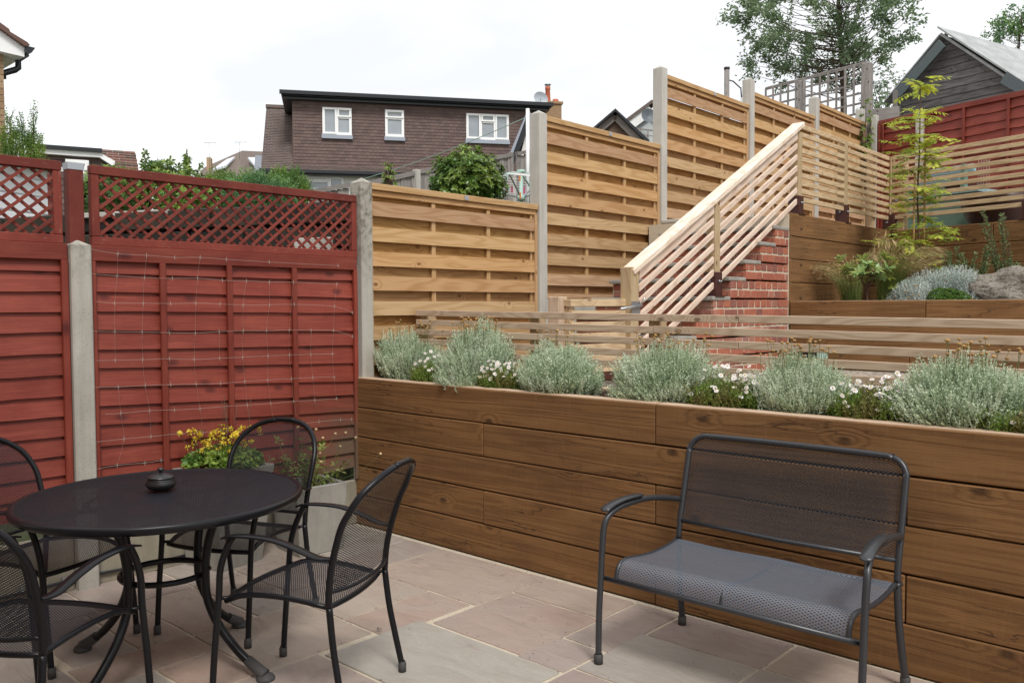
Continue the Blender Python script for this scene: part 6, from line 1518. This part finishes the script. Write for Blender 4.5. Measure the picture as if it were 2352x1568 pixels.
for (px,py,dp,h,lb) in ((337,350,9.2,.5,'thin leafy shoot rising left of the tiny distant gable'),(360,362,9.0,.4,'yellowish leafy shoot in front of the tiny distant gable'),(430,348,8.8,.55,'tallest leafy sprig above the trellis, left of the distant hipped roof')):
    q=depth(px,py,dp); t=thing('leafy_shoot',lb,'plant',(q.x,q.y,q.z-h),0,'leafy shoots above the trellis'); s=MB(); m=MB()
    for j in range(4 if px==430 else 2):
        tp=Vector((ru(-.13,.13),ru(-.13,.13),h*ru(.75,1.03))); pts=spline([Vector((tp.x*.3,tp.y*.3,-.1)),tp*.6,tp],6); s.tube(pts,.004,4)
        for p in pts[2:]: leaftuft(m,p,(Z_*.3+rdir()).normalized(),4,.07,.014)
    s.build('stems',M['twig'],t,local=True); m.build('leaves',M['climb'],t,local=True)
# unseen house wall, added behind the camera to shade patio and darken metal reflections
t=thing('added_shade_house','unseen brick house wall added behind the patio to shade it, opposite the timber wall','house',(4,-5.6,0)); mb=MB(); mb.box(-1.5,9.5,-5.9,-5.6,0,5.4); mb.build('wall',M['tan'],t); mb=MB(); mb.box(-1.7,9.7,-6.2,-5.3,5.4,5.6); mb.build('eaves',M['black'],t)
# ============================================================ light
w=bpy.data.worlds.new('World'); sc.world=w; w.use_nodes=True; nt=w.node_tree; nt.nodes.clear()
SUN_EL=math.radians(52); SUN_AZ=math.radians(122)   # compass style rotation from +Y
out=nt.nodes.new('ShaderNodeOutputWorld'); bg=nt.nodes.new('ShaderNodeBackground'); bg.inputs[1].default_value=.1
sky=nt.nodes.new('ShaderNodeTexSky'); sky.sky_type='NISHITA'; sky.sun_disc=False; sky.sun_elevation=SUN_EL; sky.sun_rotation=SUN_AZ; sky.dust_density=3.0
tc=nt.nodes.new('ShaderNodeTexCoord'); mp=nt.nodes.new('ShaderNodeMapping'); mp.inputs['Scale'].default_value=(1,1,3.2)
ns=nt.nodes.new('ShaderNodeTexNoise'); ns.inputs['Scale'].default_value=2.2; ns.inputs['Detail'].default_value=6; ns.inputs['Roughness'].default_value=.55; ns.inputs['Distortion'].default_value=.4
cr=nt.nodes.new('ShaderNodeValToRGB'); cr.color_ramp.elements[0].position=.36; cr.color_ramp.elements[0].color=(8.1,8.25,8.5,1); cr.color_ramp.elements[1].position=.58; cr.color_ramp.elements[1].color=(9.8,9.9,10.0,1)
mx=nt.nodes.new('ShaderNodeMix'); mx.data_type='RGBA'; mx.inputs[0].default_value=.93
L_=nt.links.new; L_(tc.outputs['Generated'],mp.inputs[0]); L_(mp.outputs[0],ns.inputs['Vector']); L_(ns.outputs[0],cr.inputs[0]); L_(sky.outputs[0],mx.inputs[6]); L_(cr.outputs[0],mx.inputs[7]); L_(mx.outputs[2],bg.inputs[0]); L_(bg.outputs[0],out.inputs[0])
sd=bpy.data.lights.new('sun','SUN'); sd.energy=2.1; sd.angle=math.radians(15); sd.color=(1,.97,.92); so=bpy.data.objects.new('sun',sd); COL.objects.link(so)
dr=Vector((math.sin(SUN_AZ)*math.cos(SUN_EL),math.cos(SUN_AZ)*math.cos(SUN_EL),math.sin(SUN_EL))); so.rotation_euler=dr.to_track_quat('Z','Y').to_euler(); so.location=dr*50
sc.view_settings.view_transform='Standard'; sc.view_settings.look='None'; sc.view_settings.exposure=.30; sc.view_settings.gamma=1
sc.cycles.max_bounces=8; sc.cycles.transparent_max_bounces=24
for o in list(bpy.data.objects):
    if '_o' in o: del o['_o']
